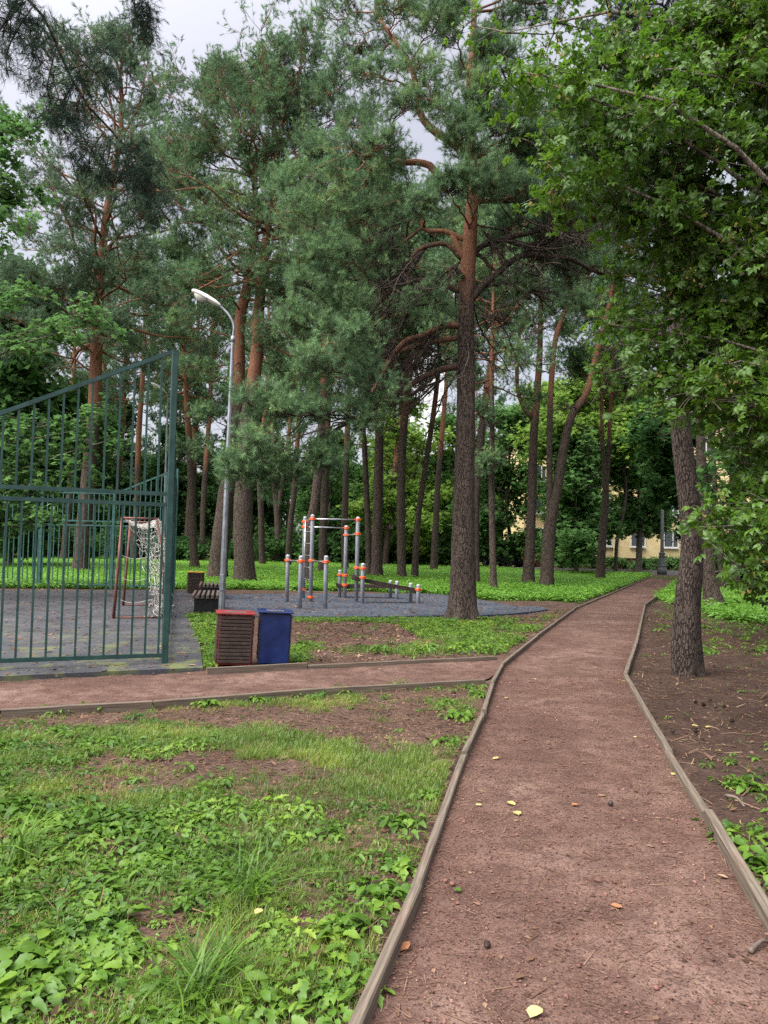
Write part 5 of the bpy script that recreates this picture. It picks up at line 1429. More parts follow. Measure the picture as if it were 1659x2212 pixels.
def lamps():
    def lamp(base_px, d, path, head, label, w0, w1, hw, group=None):
        B = V(base_px[0], base_px[1], d); B[2] = 0
        R = thing('street_lamp', label, 'street lamp', B)
        q = np.array([B] + [V(x, y, d) for x, y in path]) - B
        q[0, 2] = -.05
        k = .5 / F_PX * d
        col = q[1]
        m = MB(); c = np.linspace(q[0], col, 20); m.tube(c, np.linspace(w0 * k, w1 * k, 20), 8); m.build('pole', MAT['lamp_grey'], R, False)
        m = MB(); m.tube([col - [0, 0, .06], col + [0, 0, .07]], w1 * k * 1.25, 10); m.build('collar', MAT['lamp_grey'], R, True)
        c = catmull(np.array([col] + list(q[2:])), 26); m = MB(); m.tube(c, w1 * k * .72, 8); m.build('arm', MAT['lamp_grey'], R, True)
        # hatch on the pole
        m = MB(); m.box(np.array([.0, -w0 * k * .98, .75]), (.085, .02, .35), bev=.004); m.build('hatch', MAT['lamp_grey'], R)
        h0, h1 = V(*head[0], d) - B, V(*head[1], d) - B
        ax = h1 - h0; L = np.linalg.norm(ax); ax /= L
        y = np.array([0, 1.0, 0]); z = np.cross(ax, y); z = z if z[2] > 0 else -z
        # teardrop housing: loft of half-round sections
        prof = [(0, .25, .35), (.06, .45, .6), (.2, .72, .85), (.45, .98, 1.0), (.7, 1.0, .95), (.88, .78, .75), (.97, .42, .45), (1.0, .1, .15)]
        n = 14; vs, un = [], []
        for t, ww, hh in prof:
            for j in range(n):
                a = math.pi * j / (n - 1)
                vs.append(h0 + ax * L * t + y * hw * ww * math.cos(a) + z * hw * .55 * hh * math.sin(a) ** .8)
        qd = [[i * n + j, i * n + j + 1, (i + 1) * n + j + 1, (i + 1) * n + j] for i in range(len(prof) - 1) for j in range(n - 1)]
        m = MB(); m.add(np.array(vs), np.array(qd))
        H = m.build('lamp_head', MAT['lamp_white'], R, True)
        vs = []
        for t, ww, hh in prof:
            for j in range(7):
                a = math.pi * j / 6
                vs.append(h0 + ax * L * t + y * hw * ww * .985 * math.cos(a) - z * hw * .30 * hh * math.sin(a) - z * .002)
        qd = [[i * 7 + j, (i + 1) * 7 + j, (i + 1) * 7 + j + 1, i * 7 + j + 1] for i in range(len(prof) - 1) for j in range(6)]
        m = MB(); m.add(np.array(vs), np.array(qd)); m.build('lower_cover', MAT['lamp_white'], H, True)
        g = MB(); lathe(g, [(.001, -.1), (.05, -.09), (.095, -.05), (.12, 0), (.12, .01)], 14)
        g.v[0] = g.v[0][:, 0:1] * ax * 1.5 + g.v[0][:, 1:2] * y + g.v[0][:, 2:3] * z + h0 + ax * L * .64 - z * hw * .22
        g.build('lens', MAT['lamp_glass'], H, True)
        m = MB(); m.tube(np.array([h0 + ax * L * .42 + y * hw * 1.0 * math.cos(a) - z * hw * .31 * math.sin(a) for a in np.linspace(0, math.pi, 9)]), .008, 4); m.build('clip', MAT['steel'], H)
    lamp((478, 1332), 16.1, [(503, 733), (505, 705), (499, 688), (489, 674), (474, 660)], [(476, 661), (414, 627)], 'tall grey lamp post with a curved arm and white head, beside the bins', 14.5, 7.2, .15)
    lamp((352, 1238), 38, [(362, 880), (363, 860), (359, 849), (352, 843)], [(356, 846), (327, 827)], 'second lamp of the same kind seen far off between the fence bars', 7, 4, .2)
    # cast iron park lamp at the end of the path
    B = G(1430, 1241)
    R = thing('street_lamp', 'dark cast-iron lamp post with a ringed conical foot at the far end of the path', 'lamp post', B)
    m = MB(); lathe(m, [(.33, -.02), (.33, .36), (.30, .42), (.29, .52), (.24, .90), (.20, 1.25), (.20, 1.3)], 16); m.build('foot', MAT['iron'], R, True)
    for z, r in ((.64, .30), (1.32, .24), (1.44, .22), (1.54, .24)):
        m = MB(); lathe(m, [(r - .05, z - .05), (r, z - .03), (r, z + .03), (r - .05, z + .05)], 16); m.build('ring', MAT['iron'], R, True)
    m = MB(); m.tube([(0, 0, 1.3), (0, 0, 1.8), (0, 0, 9.4)], [.17, .125, .09], 14); m.build('shaft', MAT['iron'], R, True)
    m = MB(); lathe(m, [(.06, 9.4), (.18, 9.5), (.28, 10.1), (.34, 10.2), (.1, 10.5), (.02, 10.7)], 10); m.build('lantern', MAT['lamp_glass'], R, True)

def workout():
    Z = lambda x, y: (580.7 + x * .2167, 1078.4 + y * .2167)
    posts = {'a': (340, 985, 175), 'b': (415, 1025, 155), 'c': (178, 1025, 555), 'd': (308, 1088, 565), 'e': (560, 1088, 565), 'f': (755, 985, 265), 'g': (870, 1022, 178),
             'h': (703, 972, 705), 'i': (930, 1040, 640), 'j': (1210, 980, 808), 'k': (1275, 995, 815), 'l': (1412, 1025, 835), 'm': (1488, 1040, 848)}
    base, top = {}, {}
    for n, (x, yb, yt) in posts.items():
        g = G(*Z(x, yb), .012)
        base[n] = g; top[n] = (yb - yt) * .2167 / F_PX * g[1]
    O = base['b'] * [1, 1, 0]
    R = thing('workout_frame', 'outdoor workout frame of grey posts with orange clamps, pull-up bars, ladder and two benches', 'workout frame', O)
    for n in posts:
        m = MB(); h = top[n]; lathe(m, [(.056, -.1), (.056, h - .07), (.054, h - .05)], 14, base[n] - O)
        p = m.build('post', MAT['grey_paint'], R, True)
        m = MB(); lathe(m, [(.058, h - .06), (.058, h - .045), (.048, h - .015), (.028, h), (.004, h + .004)], 14, base[n] - O); m.build('post_cap', MAT['cap_grey'], p, True)
    def clamp(n, z, hh=.072):
        m = MB(); c = base[n] - O
        lathe(m, [(.062, z - hh / 2), (.076, z - hh / 2 + .006), (.078, z - .008), (.073, z - .006), (.073, z + .006), (.078, z + .008), (.076, z + hh / 2 - .006), (.062, z + hh / 2)], 14, c)
        for s in (-1, 1): m.box(c + [s * .080, 0, z], (.026, .036, hh * .75), bev=.005)
        m.build('clamp', MAT['orange'], R, True)
    def bar(n1, z1, n2, z2, r=.018):
        clamp(n1, z1); clamp(n2, z2)
        m = MB(); m.tube([base[n1] - O + [0, 0, z1], base[n2] - O + [0, 0, z2]], r, 10); m.build('bar', MAT['steel'], R, True)
    zt = lambda n, y: (posts[n][1] - y) * .2167 / F_PX * base[n][1]
    bar('b', zt('b', 200), 'g', zt('g', 207), .019)
    bar('a', zt('a', 278), 'f', zt('f', 290), .019)
    bar('f', zt('f', 360), 'g', zt('g', 350))
    bar('c', zt('c', 612), 'd', zt('d', 622))
    bar('b', zt('b', 616), 'e', zt('e', 628))
    bar('h', zt('h', 755), 'f', zt('f', 762)); bar('g', zt('g', 687), 'i', zt('i', 692))
    clamp('a', zt('a', 228)); clamp('b', zt('b', 978)); clamp('f', zt('f', 857)); clamp('i', zt('i', 783)); clamp('m', zt('m', 902)); clamp('a', .25)
    # ladder between the two tall posts
    a, b = base['a'] - O, base['b'] - O
    m = MB(); v = (b - a)
    za, zb_ = zt('a', 215), .25
    u = v / np.linalg.norm(v)
    p0, p1 = a + u * .11, a + u * .14
    q0 = b - u * .09
    m.tube([p0 + [0, 0, zb_], p0 + [0, 0, za]], .015, 8)
    m.build('ladder_rail', MAT['steel'], R, True)
    for k in range(7):
        z = zb_ + (za - zb_) * k / 6
        m = MB(); m.tube([p0 + [0, 0, z], q0 + [0, 0, z]], .014, 8); m.build('rung', MAT['steel'], R, True)
    # benches: boards carried by the low posts
    def board(n1, z1, n2, z2, n3, n4, label):
        A = (base[n1] + base[n2]) / 2 - O; Bm = (base[n3] + base[n4]) / 2 - O
        d = (Bm - A) / np.linalg.norm(Bm - A)
        A2 = A - d * .16 + [0, 0, z1]; B2 = Bm + [0, 0, z2] + d * .05
        side = np.cross(d, [0, 0, 1.0]); side /= np.linalg.norm(side)
        wid = np.linalg.norm(base[n1] - base[n2]) * .62
        m = MB()
        for k in range(3):
            o = side * (k - 1) * wid / 3
            m.bar(A2 + o, B2 + o, wid / 3 - .012, .05)
        for k in (-1, 1): m.bar(A2 + side * k * wid * .5 - [0, 0, .05], B2 + side * k * wid * .5 - [0, 0, .05], .03, .075)
        m.bar(A2 + side * wid * .52, A2 - side * wid * .52, .06, .12)
        o = m.build('bench_board', MAT['brown_wood'], R); o['label'] = label
    board('h', zt('h', 850), 'f', zt('f', 855), 'j', 'k', 'level bench board')
    board('g', zt('g', 775), 'i', zt('m', 905), 'l', 'm', 'sloping bench board')

def houses():
    t = NT('cream_render'); n = t.noise(1.2, 6)
    cream = t.pbr(t.ramp(n, [(.3, (.55, .43, .22)), (.7, (.68, .55, .31))]), .9, .15)
    t = NT('salmon_render'); salmon = t.pbr(t.ramp(t.noise(1.2, 6), [(.3, (.50, .34, .22)), (.7, (.58, .41, .29))]), .9, .15)
    t = NT('plinth'); plinth = t.pbr(t.ramp(t.noise(2, 6), [(.3, (.045, .018, .014)), (.7, (.085, .032, .024))]), .8, .2)
    t = NT('window_glass'); glass = t.pbr((.05, .06, .065), .12, .6)
    t = NT('window_white'); white = t.pbr((.62, .62, .60), .5, .3)
    Y, x0, x1, H = 70.0, 13.2, 44.0, 15.8
    R = thing('apartment_building', 'yellow rendered apartment house with a dark red plinth behind the trees', 'building', (x0, Y, 0))
    m = MB(); m.box(((x1 - x0) / 2, 6, .95 + (H - 3.2 - .95) / 2), (x1 - x0, 12, H - 3.2 - .95)); m.build('wall', cream, R)
    m = MB(); m.box(((x1 - x0) / 2, 6, H - 1.6), (x1 - x0 - .02, 11.98, 3.2)); m.build('upper_wall', salmon, R)
    m = MB(); m.box(((x1 - x0) / 2, 5.97, .45), (x1 - x0 + .16, 12.1, .94)); m.build('plinth', plinth, R)
    m = MB(); m.box(((x1 - x0) / 2, 5.97, .96), (x1 - x0 + .22, 12.2, .08)); m.build('ledge', plinth, R)
    m = MB(); m.box(((x1 - x0) / 2, 6, H + .12), (x1 - x0 + .2, 12.2, .25)); m.build('roof', salmon, R)
    m = MB(); m.box(((x1 - x0) / 2, 5.95, H - 3.2), (x1 - x0 + .12, 12.1, .16)); m.build('cornice', cream, R)
    for k in range(5):
        m = MB(); m.box((2.2 + k * 6.4, -.06, .95 + (H - 4.2) / 2), (.5, .12, H - 4.4)); m.build('pilaster', cream, R)
    first = None
    for fl in range(5):
        for k in range(10):
            x, z = 1.4 + k * 3.1, 2.05 + fl * 2.95
            if first is None:
                m = MB()
                for s in (-1, 1): m.box((s * .66, 0, .8), (.08, .1, 1.6)); m.box((0, 0, .8 + s * .76), (1.24, .1, .08))
                m.box((.18, 0, .8), (.06, .08, 1.44))
                first = m.build('window', white, R, loc=(x, -.04, z))
                m = MB(); m.box((0, .02, .8), (1.24, .02, 1.44)); m.build('pane', glass, first)
                m = MB(); m.box((0, -.08, -.07), (1.5, .22, .06)); m.build('sill', white, first)
            else:
                c = copy_tree(first, R); c.location = (x, -.04, z)
    T = thing('apartment_tower', 'pale high-rise block barely seen between the pines near the middle', 'building', (V(915, 1100, 210)[0], 210, 0))
    t = NT('pale_tower'); dim = NT('hazy_glass').pbr((.40, .42, .46), .5, .3); pale = t.pbr(t.ramp(t.noise(.3, 4), [(.3, (.62, .63, .68)), (.7, (.72, .73, .77))]), .9, .1)  # distance haze put into the pale window colour
    m = MB(); m.box((0, 6, 29), (11, 12, 58)); m.build('wall', pale, T)
    for k in range(14):
        m = MB(); [m.box((-4.4 + j * 1.75, -.02, 8 + k * 3.5), (.9, .06, 1.3)) for j in range(6)]; m.build('window_row', dim, T)
    T = thing('house', 'pale yellow low building glimpsed at the far left behind the fence', 'building', (V(25, 1180, 95)[0], 95, 0))
    m = MB(); m.box((0, 4, 3), (9, 8, 6)); m.build('wall', cream, T)
    m = MB(); m.box((0, 4, 6.2), (9.8, 8.8, .4)); m.build('roof', plinth, T)
    for k in range(3):
        m = MB(); m.box((-3 + 3 * k, -.02, 2.2), (1.4, .06, 1.5)); m.build('window', glass, T)

def cars():
    glass = NT('car_glass').pbr((.03, .035, .04), .08, .6)
    tyre = NT('tyre_rubber').pbr((.015, .015, .015), .8, .2)
    rim = NT('wheel_rim').pbr((.4, .4, .42), .35, .5, .8)
    lampm = NT('car_lamp').pbr((.6, .6, .6), .15, .6)
    red = NT('tail_lamp').pbr((.4, .02, .02), .2, .5)
    def car(loc, rz, col, label):
        t = NT('car_paint'); paint = t.pbr(col, .28, .6)
        R = thing('parked_car', label, 'car', loc, rz, 'cars parked on the road')
        # stations along the length: x, half width, bottom, shoulder height
        st = [(-2.15, .70, .42, .72), (-2.05, .82, .30, .92), (-1.5, .88, .24, 1.0), (-.5, .90, .22, .98), (.6, .90, .22, .96), (1.1, .89, .24, .93), (1.7, .84, .26, .84), (2.08, .74, .34, .70), (2.18, .62, .42, .60)]
        n = 10; v = []
        for x, w, b, s in st:
            ring = [(-w * .86, b), (-w, b + .12), (-w, (b + s) / 2 + .05), (-w * .97, s - .06), (-w * .86, s), (w * .86, s), (w * .97, s - .06), (w, (b + s) / 2 + .05), (w, b + .12), (w * .86, b)]
            v += [(x, y, z) for y, z in ring]
        q = [[i * n + j, (i + 1) * n + j, (i + 1) * n + (j + 1) % n, i * n + (j + 1) % n] for i in range(len(st) - 1) for j in range(n)]
        m = MB(); m.add(np.array(v), np.array(q)); m.f.append(np.array([list(range(n)), list(range((len(st) - 1) * n, len(st) * n))[::-1]]))
        m.build('body', paint, R, True)
        def loft(secs):
            vv, m = [], MB()
            for x, w, z in secs: vv += [(x, -w, z), (x, w, z)]
            return vv
        cab = [(-1.95, .80, .985), (-1.55, .66, 1.46), (-.1, .66, 1.54), (.35, .64, 1.47), (1.05, .78, .955)]
        m = MB(); vv = np.array([(x, s * w, z) for x, w, z in cab for s in (-1, 1)])
        f4 = [[2 * i, 2 * i + 1, 2 * i + 3, 2 * i + 2] for i in range(4)]
        m.add(vv, np.array([f4[0], f4[3]])); m.f.append(np.array([[0, 2, 4, 6, 8], [9, 7, 5, 3, 1]])); m.build('windows', glass, R)
        m = MB(); m.add(vv[2:8] + [0, 0, .006], np.array([[0, 1, 3, 2], [2, 3, 5, 4]]))
        for s in (-1, 1):
            for a, b in ((0, 1), (3, 4)):
                p, qq = np.array([cab[a][0], s * cab[a][1], cab[a][2]]), np.array([cab[b][0], s * cab[b][1], cab[b][2]]); m.bar(p, qq, .07, .05)
            m.bar((-.35, s * .87, .97), (-.35, s * .67, 1.52), .09, .03)
        m.build('roof', paint, R)
        for x in (-1.32, 1.35):
            for s in (-1, 1):
                m = MB(); m.tube([(x, s * .70, .32), (x, s * .92, .32)], .32, 16); w = m.build('wheel', tyre, R, True)
                m = MB(); m.tube([(x, s * .915, .32), (x, s * .935, .32)], .20, 12); m.build('rim', rim, w)
        for s in (-1, 1):
            m = MB(); m.box((2.06, s * .56, .70), (.12, .28, .13), bev=.02); m.build('headlight', lampm, R)
            m = MB(); m.box((-2.1, s * .62, .80), (.08, .2, .2), bev=.02); m.build('tail_light', red, R)
            m = MB(); m.box((.95, s * 1.0, 1.0), (.12, .18, .12), bev=.03); m.build('side_mirror', paint, R)
        m = MB(); m.box((2.16, 0, .55), (.05, .7, .14), bev=.01); m.build('grille', tyre, R)
    car((*V(1086, 1221, 64.0)[:2], 0), math.radians(-62), (.010, .013, .022), 'dark car parked on the road behind the pines, its bonnet towards the lawn')
    car((*V(1122, 1215, 67.5)[:2], 0), math.radians(-80), (.42, .035, .018), 'red car parked behind the dark one, mostly hidden by trunks')
    car((*V(1576, 1240, 58.0)[:2], 0), math.radians(-100), (.008, .009, .011), 'black car parked in the shade beyond the right-hand pines')

def birdhouses():
    for px, py, d, label in ((845, 1136, 46.0, 'small dark birdhouse fixed to the pale leaning pine in the middle'), (74, 1168, 58.0, 'small birdhouse on the thin pale pine at the far left')):
        p = V(px, py, d - .35)
        R = thing('birdhouse', label, 'birdhouse', p)
        m = MB(); m.box((0, 0, 0), (.26, .24, .36), bev=.01); m.build('box', MAT['bench_wood'], R)
        m = MB(); m.box((0, -.03, .2), (.36, .36, .035)); m.build('lid', MAT['brown_wood'], R)
        m = MB(); m.tube([(0, -.118, .05), (0, -.126, .05)], .04, 10); m.build('entrance_hole', MAT['black'], R)
        m = MB(); m.box((0, .17, 0), (.05, .12, .6)); m.build('bracket', MAT['brown_wood'], R)

fences(); goal(); bins(); benches(); lamps(); workout(); houses(); cars(); birdhouses()
# ------------------------------------------------------------------ plants on the ground, litter, leaves
def pick(P, n, rng):
    """n random points inside a polygon"""
    P = np.asarray(P); lo, hi = P.min(0), P.max(0)
    out = []
    tot = 0
    while tot < n:
        q = lo + (hi - lo) * rng.random((n * 2, 2))
        q = q[in_poly(q[:, 0], q[:, 1], P)]
        out.append(q); tot += len(q)
    return np.concatenate(out)[:n]

def blade(seed, bend=.35, w=.05):
    r = np.random.default_rng(seed)
    v = []
    for i, t in enumerate((0, .35, .7, 1.0)):
        x = bend * t * t; z = t - .35 * bend * t * t
        if i < 3: ww = w * (1 - .55 * t) / 2; v += [[x, -ww, z], [x, ww, z]]
        else: v += [[x, 0, z]]
    return np.array(v), np.array([[0, 1, 3], [0, 3, 2], [2, 3, 5], [2, 5, 4], [4, 5, 6]])

def grass_tuft(seed, n=9, spread=.35, w=.05, bend=(.1, .9)):
    r = np.random.default_rng(seed); V_, F_ = [], []
    for k in range(n):
        bv, bf = blade(seed * 31 + k, r.uniform(*bend), w * r.uniform(.6, 1.3))
        a = r.random() * 6.283; s = r.uniform(.5, 1.1)
        R = np.array([[math.cos(a), -math.sin(a), 0], [math.sin(a), math.cos(a), 0], [0, 0, 1]])
        F_.append(bf + len(V_) * 7); V_.append(bv * s @ R.T + [r.normal() * spread * .4, r.normal() * spread * .4, 0])
    return np.concatenate(V_), np.concatenate(F_)

def rosette(seed, n=8, lw=.42, rise=.5, lobed=False):
    """a weed: leaves on short stalks standing around a centre, about 1 unit across"""
    r = np.random.default_rng(seed); V_, F_, c = [], [], 0
    for k in range(n):
        a = k * 2.4 + r.normal() * .3; L = r.uniform(.35, .75); h = rise * r.uniform(.3, 1.0); st = r.uniform(.12, .4)
        d = np.array([math.cos(a), math.sin(a), 0]); p = np.array([-d[1], d[0], 0])
        tilt = r.uniform(-.35, .25); roll = r.normal() * .25
        o = d * st + [0, 0, h]
        prof = [(0, .10), (.12, .70), (.17, .62), (.28, .98), (.34, .86), (.47, 1.0), (.53, .84), (.66, .78), (.71, .60), (.85, .42), (1.0, .0)] if not lobed else [(0, .2), (.14, .9), (.20, .45), (.27, .5), (.42, 1.05), (.48, .5), (.55, .55), (.70, .85), (.76, .45), (.88, .3), (1.0, .0)]
        mid, lf, rt = [], [], []
        for t, w in prof:
            q = o + d * L * t + np.array([0, 0, L * (tilt * t - .35 * t * t)])
            ww = L * lw * w * .5
            wav = .04 * math.sin(9 * t + k)
            mid.append(q); lf.append(q + p * ww + [0, 0, ww * (.35 + roll) + wav * L]); rt.append(q - p * ww + [0, 0, ww * (.35 - roll) - wav * L])
        m = len(prof)
        V_ += mid + lf + rt
        for i in range(m - 1):
            F_ += [[c + i, c + i + 1, c + m + i + 1, c + m + i], [c + i, c + 2 * m + i, c + 2 * m + i + 1, c + i + 1]]
        c += 3 * m
        # stalk
        V_ += [[0, 0, 0], list(o + p * .012), list(o - p * .012), [0.01, 0.01, 0]]
        F_ += [[c, c + 1, c + 2, c + 3]]; c += 4
    return np.array(V_, float), np.array(F_)

def ground_z(q):
    P = np.column_stack([q, np.zeros(len(q))])
    z = -.022 + (fbm(P * 2.2, 5) - .5) * .035 + (fbm(P * 9, 6, 3) - .5) * .022
    z = np.where((q[:, 1] > 11) | (np.abs(q[:, 0]) > 8), np.minimum(z, -.012), z)
    return np.where(in_poly(q[:, 0], q[:, 1], P_RR) & (q[:, 1] < 12), np.maximum(z, -.02) + .005, z)

def near_plants():
    r = np.random.default_rng(9)
    up = np.array([[0, 0, 1.0]])
    grass, weeds = MB(), MB()
    T = [grass_tuft(q, 10, .5, .045) for q in range(6)]
    RS = [rosette(q, 7 + q % 4, .55 if q % 3 else .38, .5, q % 3 == 2) for q in range(9)]
    def sow(P, n, wfn, gscale, wn, wscale, gz=.0):
        q = pick(P, n, r); b, w, g = wfn(q[:, 0], q[:, 1])
        k = r.random(n) < g * np.clip(1 - b * 1.05, 0, 1)
        q, gg = q[k], g[k]; z = ground_z(q) + gz
        pos = np.column_stack([q, z])
        h = gscale * r.uniform(.5, 1.35, len(q)) * (.6 + .6 * gg)
        n1 = fbm(pos * 1.7, 61)
        tint = np.clip(.42 + (n1 - .5) * 1.7 + r.normal(size=len(q)) * .16, 0, 1)
        for m in range(6):
            s = np.arange(len(q)) % 6 == m
            grass.scatter(*T[m], pos[s], up + r.normal(size=(s.sum(), 3)) * .18, h[s], r.random(s.sum()) * 6.28, tint[s])
        q = pick(P, wn, r); b, w, g = wfn(q[:, 0], q[:, 1])
        k = r.random(wn) < w * np.clip(1 - b * .95, 0, 1)
        q, ww = q[k], w[k]; pos = np.column_stack([q, ground_z(q) + gz])
        sc = wscale * r.lognormal(-.1, .6, len(q)) * (.65 + .5 * ww)
        sc = np.minimum(sc, wscale * 2.6)
        tint = np.clip(.38 + (fbm(pos * 1.3, 63) - .5) * 1.3 + r.normal(size=len(q)) * .17, 0, 1)
        for m in range(9):
            s = np.arange(len(q)) % 9 == m
            weeds.scatter(*RS[m], pos[s], up + r.normal(size=(s.sum(), 3)) * .16, sc[s], r.random(s.sum()) * 6.28, tint[s])
    sow(P_FL, 80000, zone_fl, .050, 24000, .042)
    MSP = [(960, 1350, 120, 14, 1.1), (1010, 1385, 90, 20, 1.0), (1070, 1392, 60, 16, 1.0), (900, 1405, 160, 9, 1.0), (660, 1400, 30, 26, .8), (1180, 1330, 60, 10, .5), (820, 1338, 220, 5, 1.0), (1120, 1360, 40, 16, .6)]
    def zms(X, Y):
        P = np.stack([X, Y, 0 * X], -1); px, py = proj(P)
        g = np.clip(-.16 + ga(px, py, MSP) * .85 + (fbm(P * 2.2, 31) - .5) * 1.1, 0, 1)
        return 0 * g, g * .8, g
    sow(P_MS, 16000, zms, .075, 7000, .075, .012)
    RRP = [(1600, 1350, 130, 26, 1.0), (1640, 1400, 90, 16, .8), (1540, 1400, 50, 14, .5), (1450, 1330, 30, 20, .5), (1600, 1690, 50, 40, .9), (1650, 1640, 60, 26, .7), (1640, 1850, 70, 60, 1.0), (1700, 1760, 90, 60, 1.0), (1560, 1300, 130, 14, .8), (1500, 1410, 36, 9, .5), (1750, 1500, 160, 80, .5), (1800, 2000, 160, 120, .9)]
    def zrr(X, Y):
        P = np.stack([X, Y, 0 * X], -1); px, py = proj(P)
        g = np.clip(ga(px, py, RRP) * 1.1 + .0 + (fbm(P * 1.5, 33) - .5) * .45, 0, 1)
        return 0 * g, g, g * .5
    sow(P_RR, 20000, zrr, .075, 20000, .06, .0)
    # verges: along the boards and the edges of the hard surfaces
    for P, n, sc in ((wpoly([(408, 1330), (470, 1330), (478, 1385), (440, 1400)]), 330, .15), (wpoly([(425, 1400), (470, 1395), (466, 1440), (440, 1442)]), 130, .08),
                     (wpoly([(635, 1333), (960, 1334), (960, 1340), (640, 1339)]), 400, .07), (wpoly([(620, 1395), (660, 1395), (656, 1430), (628, 1430)]), 120, .09), (wpoly([(860, 1345), (960, 1342), (1060, 1355), (1050, 1380), (900, 1372)]), 500, .09)):
        q = pick(P, n, r); pos = np.column_stack([q, np.full(n, -.015)])
        for m in range(9):
            s = np.arange(n) % 9 == m
            weeds.scatter(*RS[m], pos[s], up + r.normal(size=(s.sum(), 3)) * .2, sc * r.uniform(.5, 1.3, s.sum()), r.random(s.sum()) * 6.28, np.clip(.62 + r.normal(size=s.sum()) * .2, 0, 1))
        q = pick(P, n, r); pos = np.column_stack([q, np.full(n, -.015)])
        grass.scatter(*T[0], pos, up + r.normal(size=(n, 3)) * .2, sc * r.uniform(.4, 1.0, n), r.random(n) * 6.28, np.clip(.45 + r.normal(size=n) * .2, 0, 1))
    tag(grass.build('grass', MAT['grass']), kind='stuff')
    tag(weeds.build('weeds', MAT['weed'], None, True), kind='stuff')

def lawn():
    """ground elder covering the clearing"""
    r = np.random.default_rng(19)
    cov = MB()
    RS = []
    for q in range(5):
        rr = np.random.default_rng(q + 40); V_, F_ = [], []
        for k in range(7):
            a = k * 2.4 + rr.normal() * .4; L = rr.uniform(.4, .75); o = np.array([math.cos(a), math.sin(a), 0]) * rr.uniform(.05, .6) + [0, 0, rr.uniform(.1, .9)]
            d = np.array([math.cos(a), math.sin(a), rr.uniform(-.5, .1)]); p = np.array([-math.sin(a), math.cos(a), 0]) * L * .34; b = len(V_)
            V_ += [o, o + d * L * .45 + p + [0, 0, .08], o + d * L, o + d * L * .45 - p + [0, 0, .08]]; F_ += [[b, b + 1, b + 2, b + 3]]
        RS.append((np.array(V_), np.array(F_)))
    C = [(np.array([[0, 0, 0], [.5, .32, .1], [1, 0, 0], [.5, -.32, .1]]), np.array([[0, 1, 2], [0, 2, 3]]))]
    for P, n, m in ((P_LAWN1, 230000, 1.0), (P_LAWN2, 60000, 1.0)):
        q = pick(P, n, r)
        q = q[(q[:, 0] > -26) & (q[:, 1] < 66)]
        d = q[:, 1]
        keep = r.random(len(q)) < np.where(d < 30, 1.0, .75)
        q = q[keep]
        pos = np.column_stack([q, r.random(len(q)) * .10 - .03])
        tint = np.clip(.42 + (fbm(pos * .35, 71) - .5) * 1.5 + r.normal(size=len(q)) * .15, 0, 1)
        for k in range(5):
            s = np.arange(len(q)) % 5 == k
            v, f = RS[k]
            cov.scatter(v, f, pos[s], np.array([[0, 0, 1.0]]) + r.normal(size=(s.sum(), 3)) * .15, .15 * r.uniform(.5, 1.6, s.sum()), r.random(s.sum()) * 6.28, tint[s])
    tag(cov.build('ground_cover', MAT['cover']), kind='stuff')

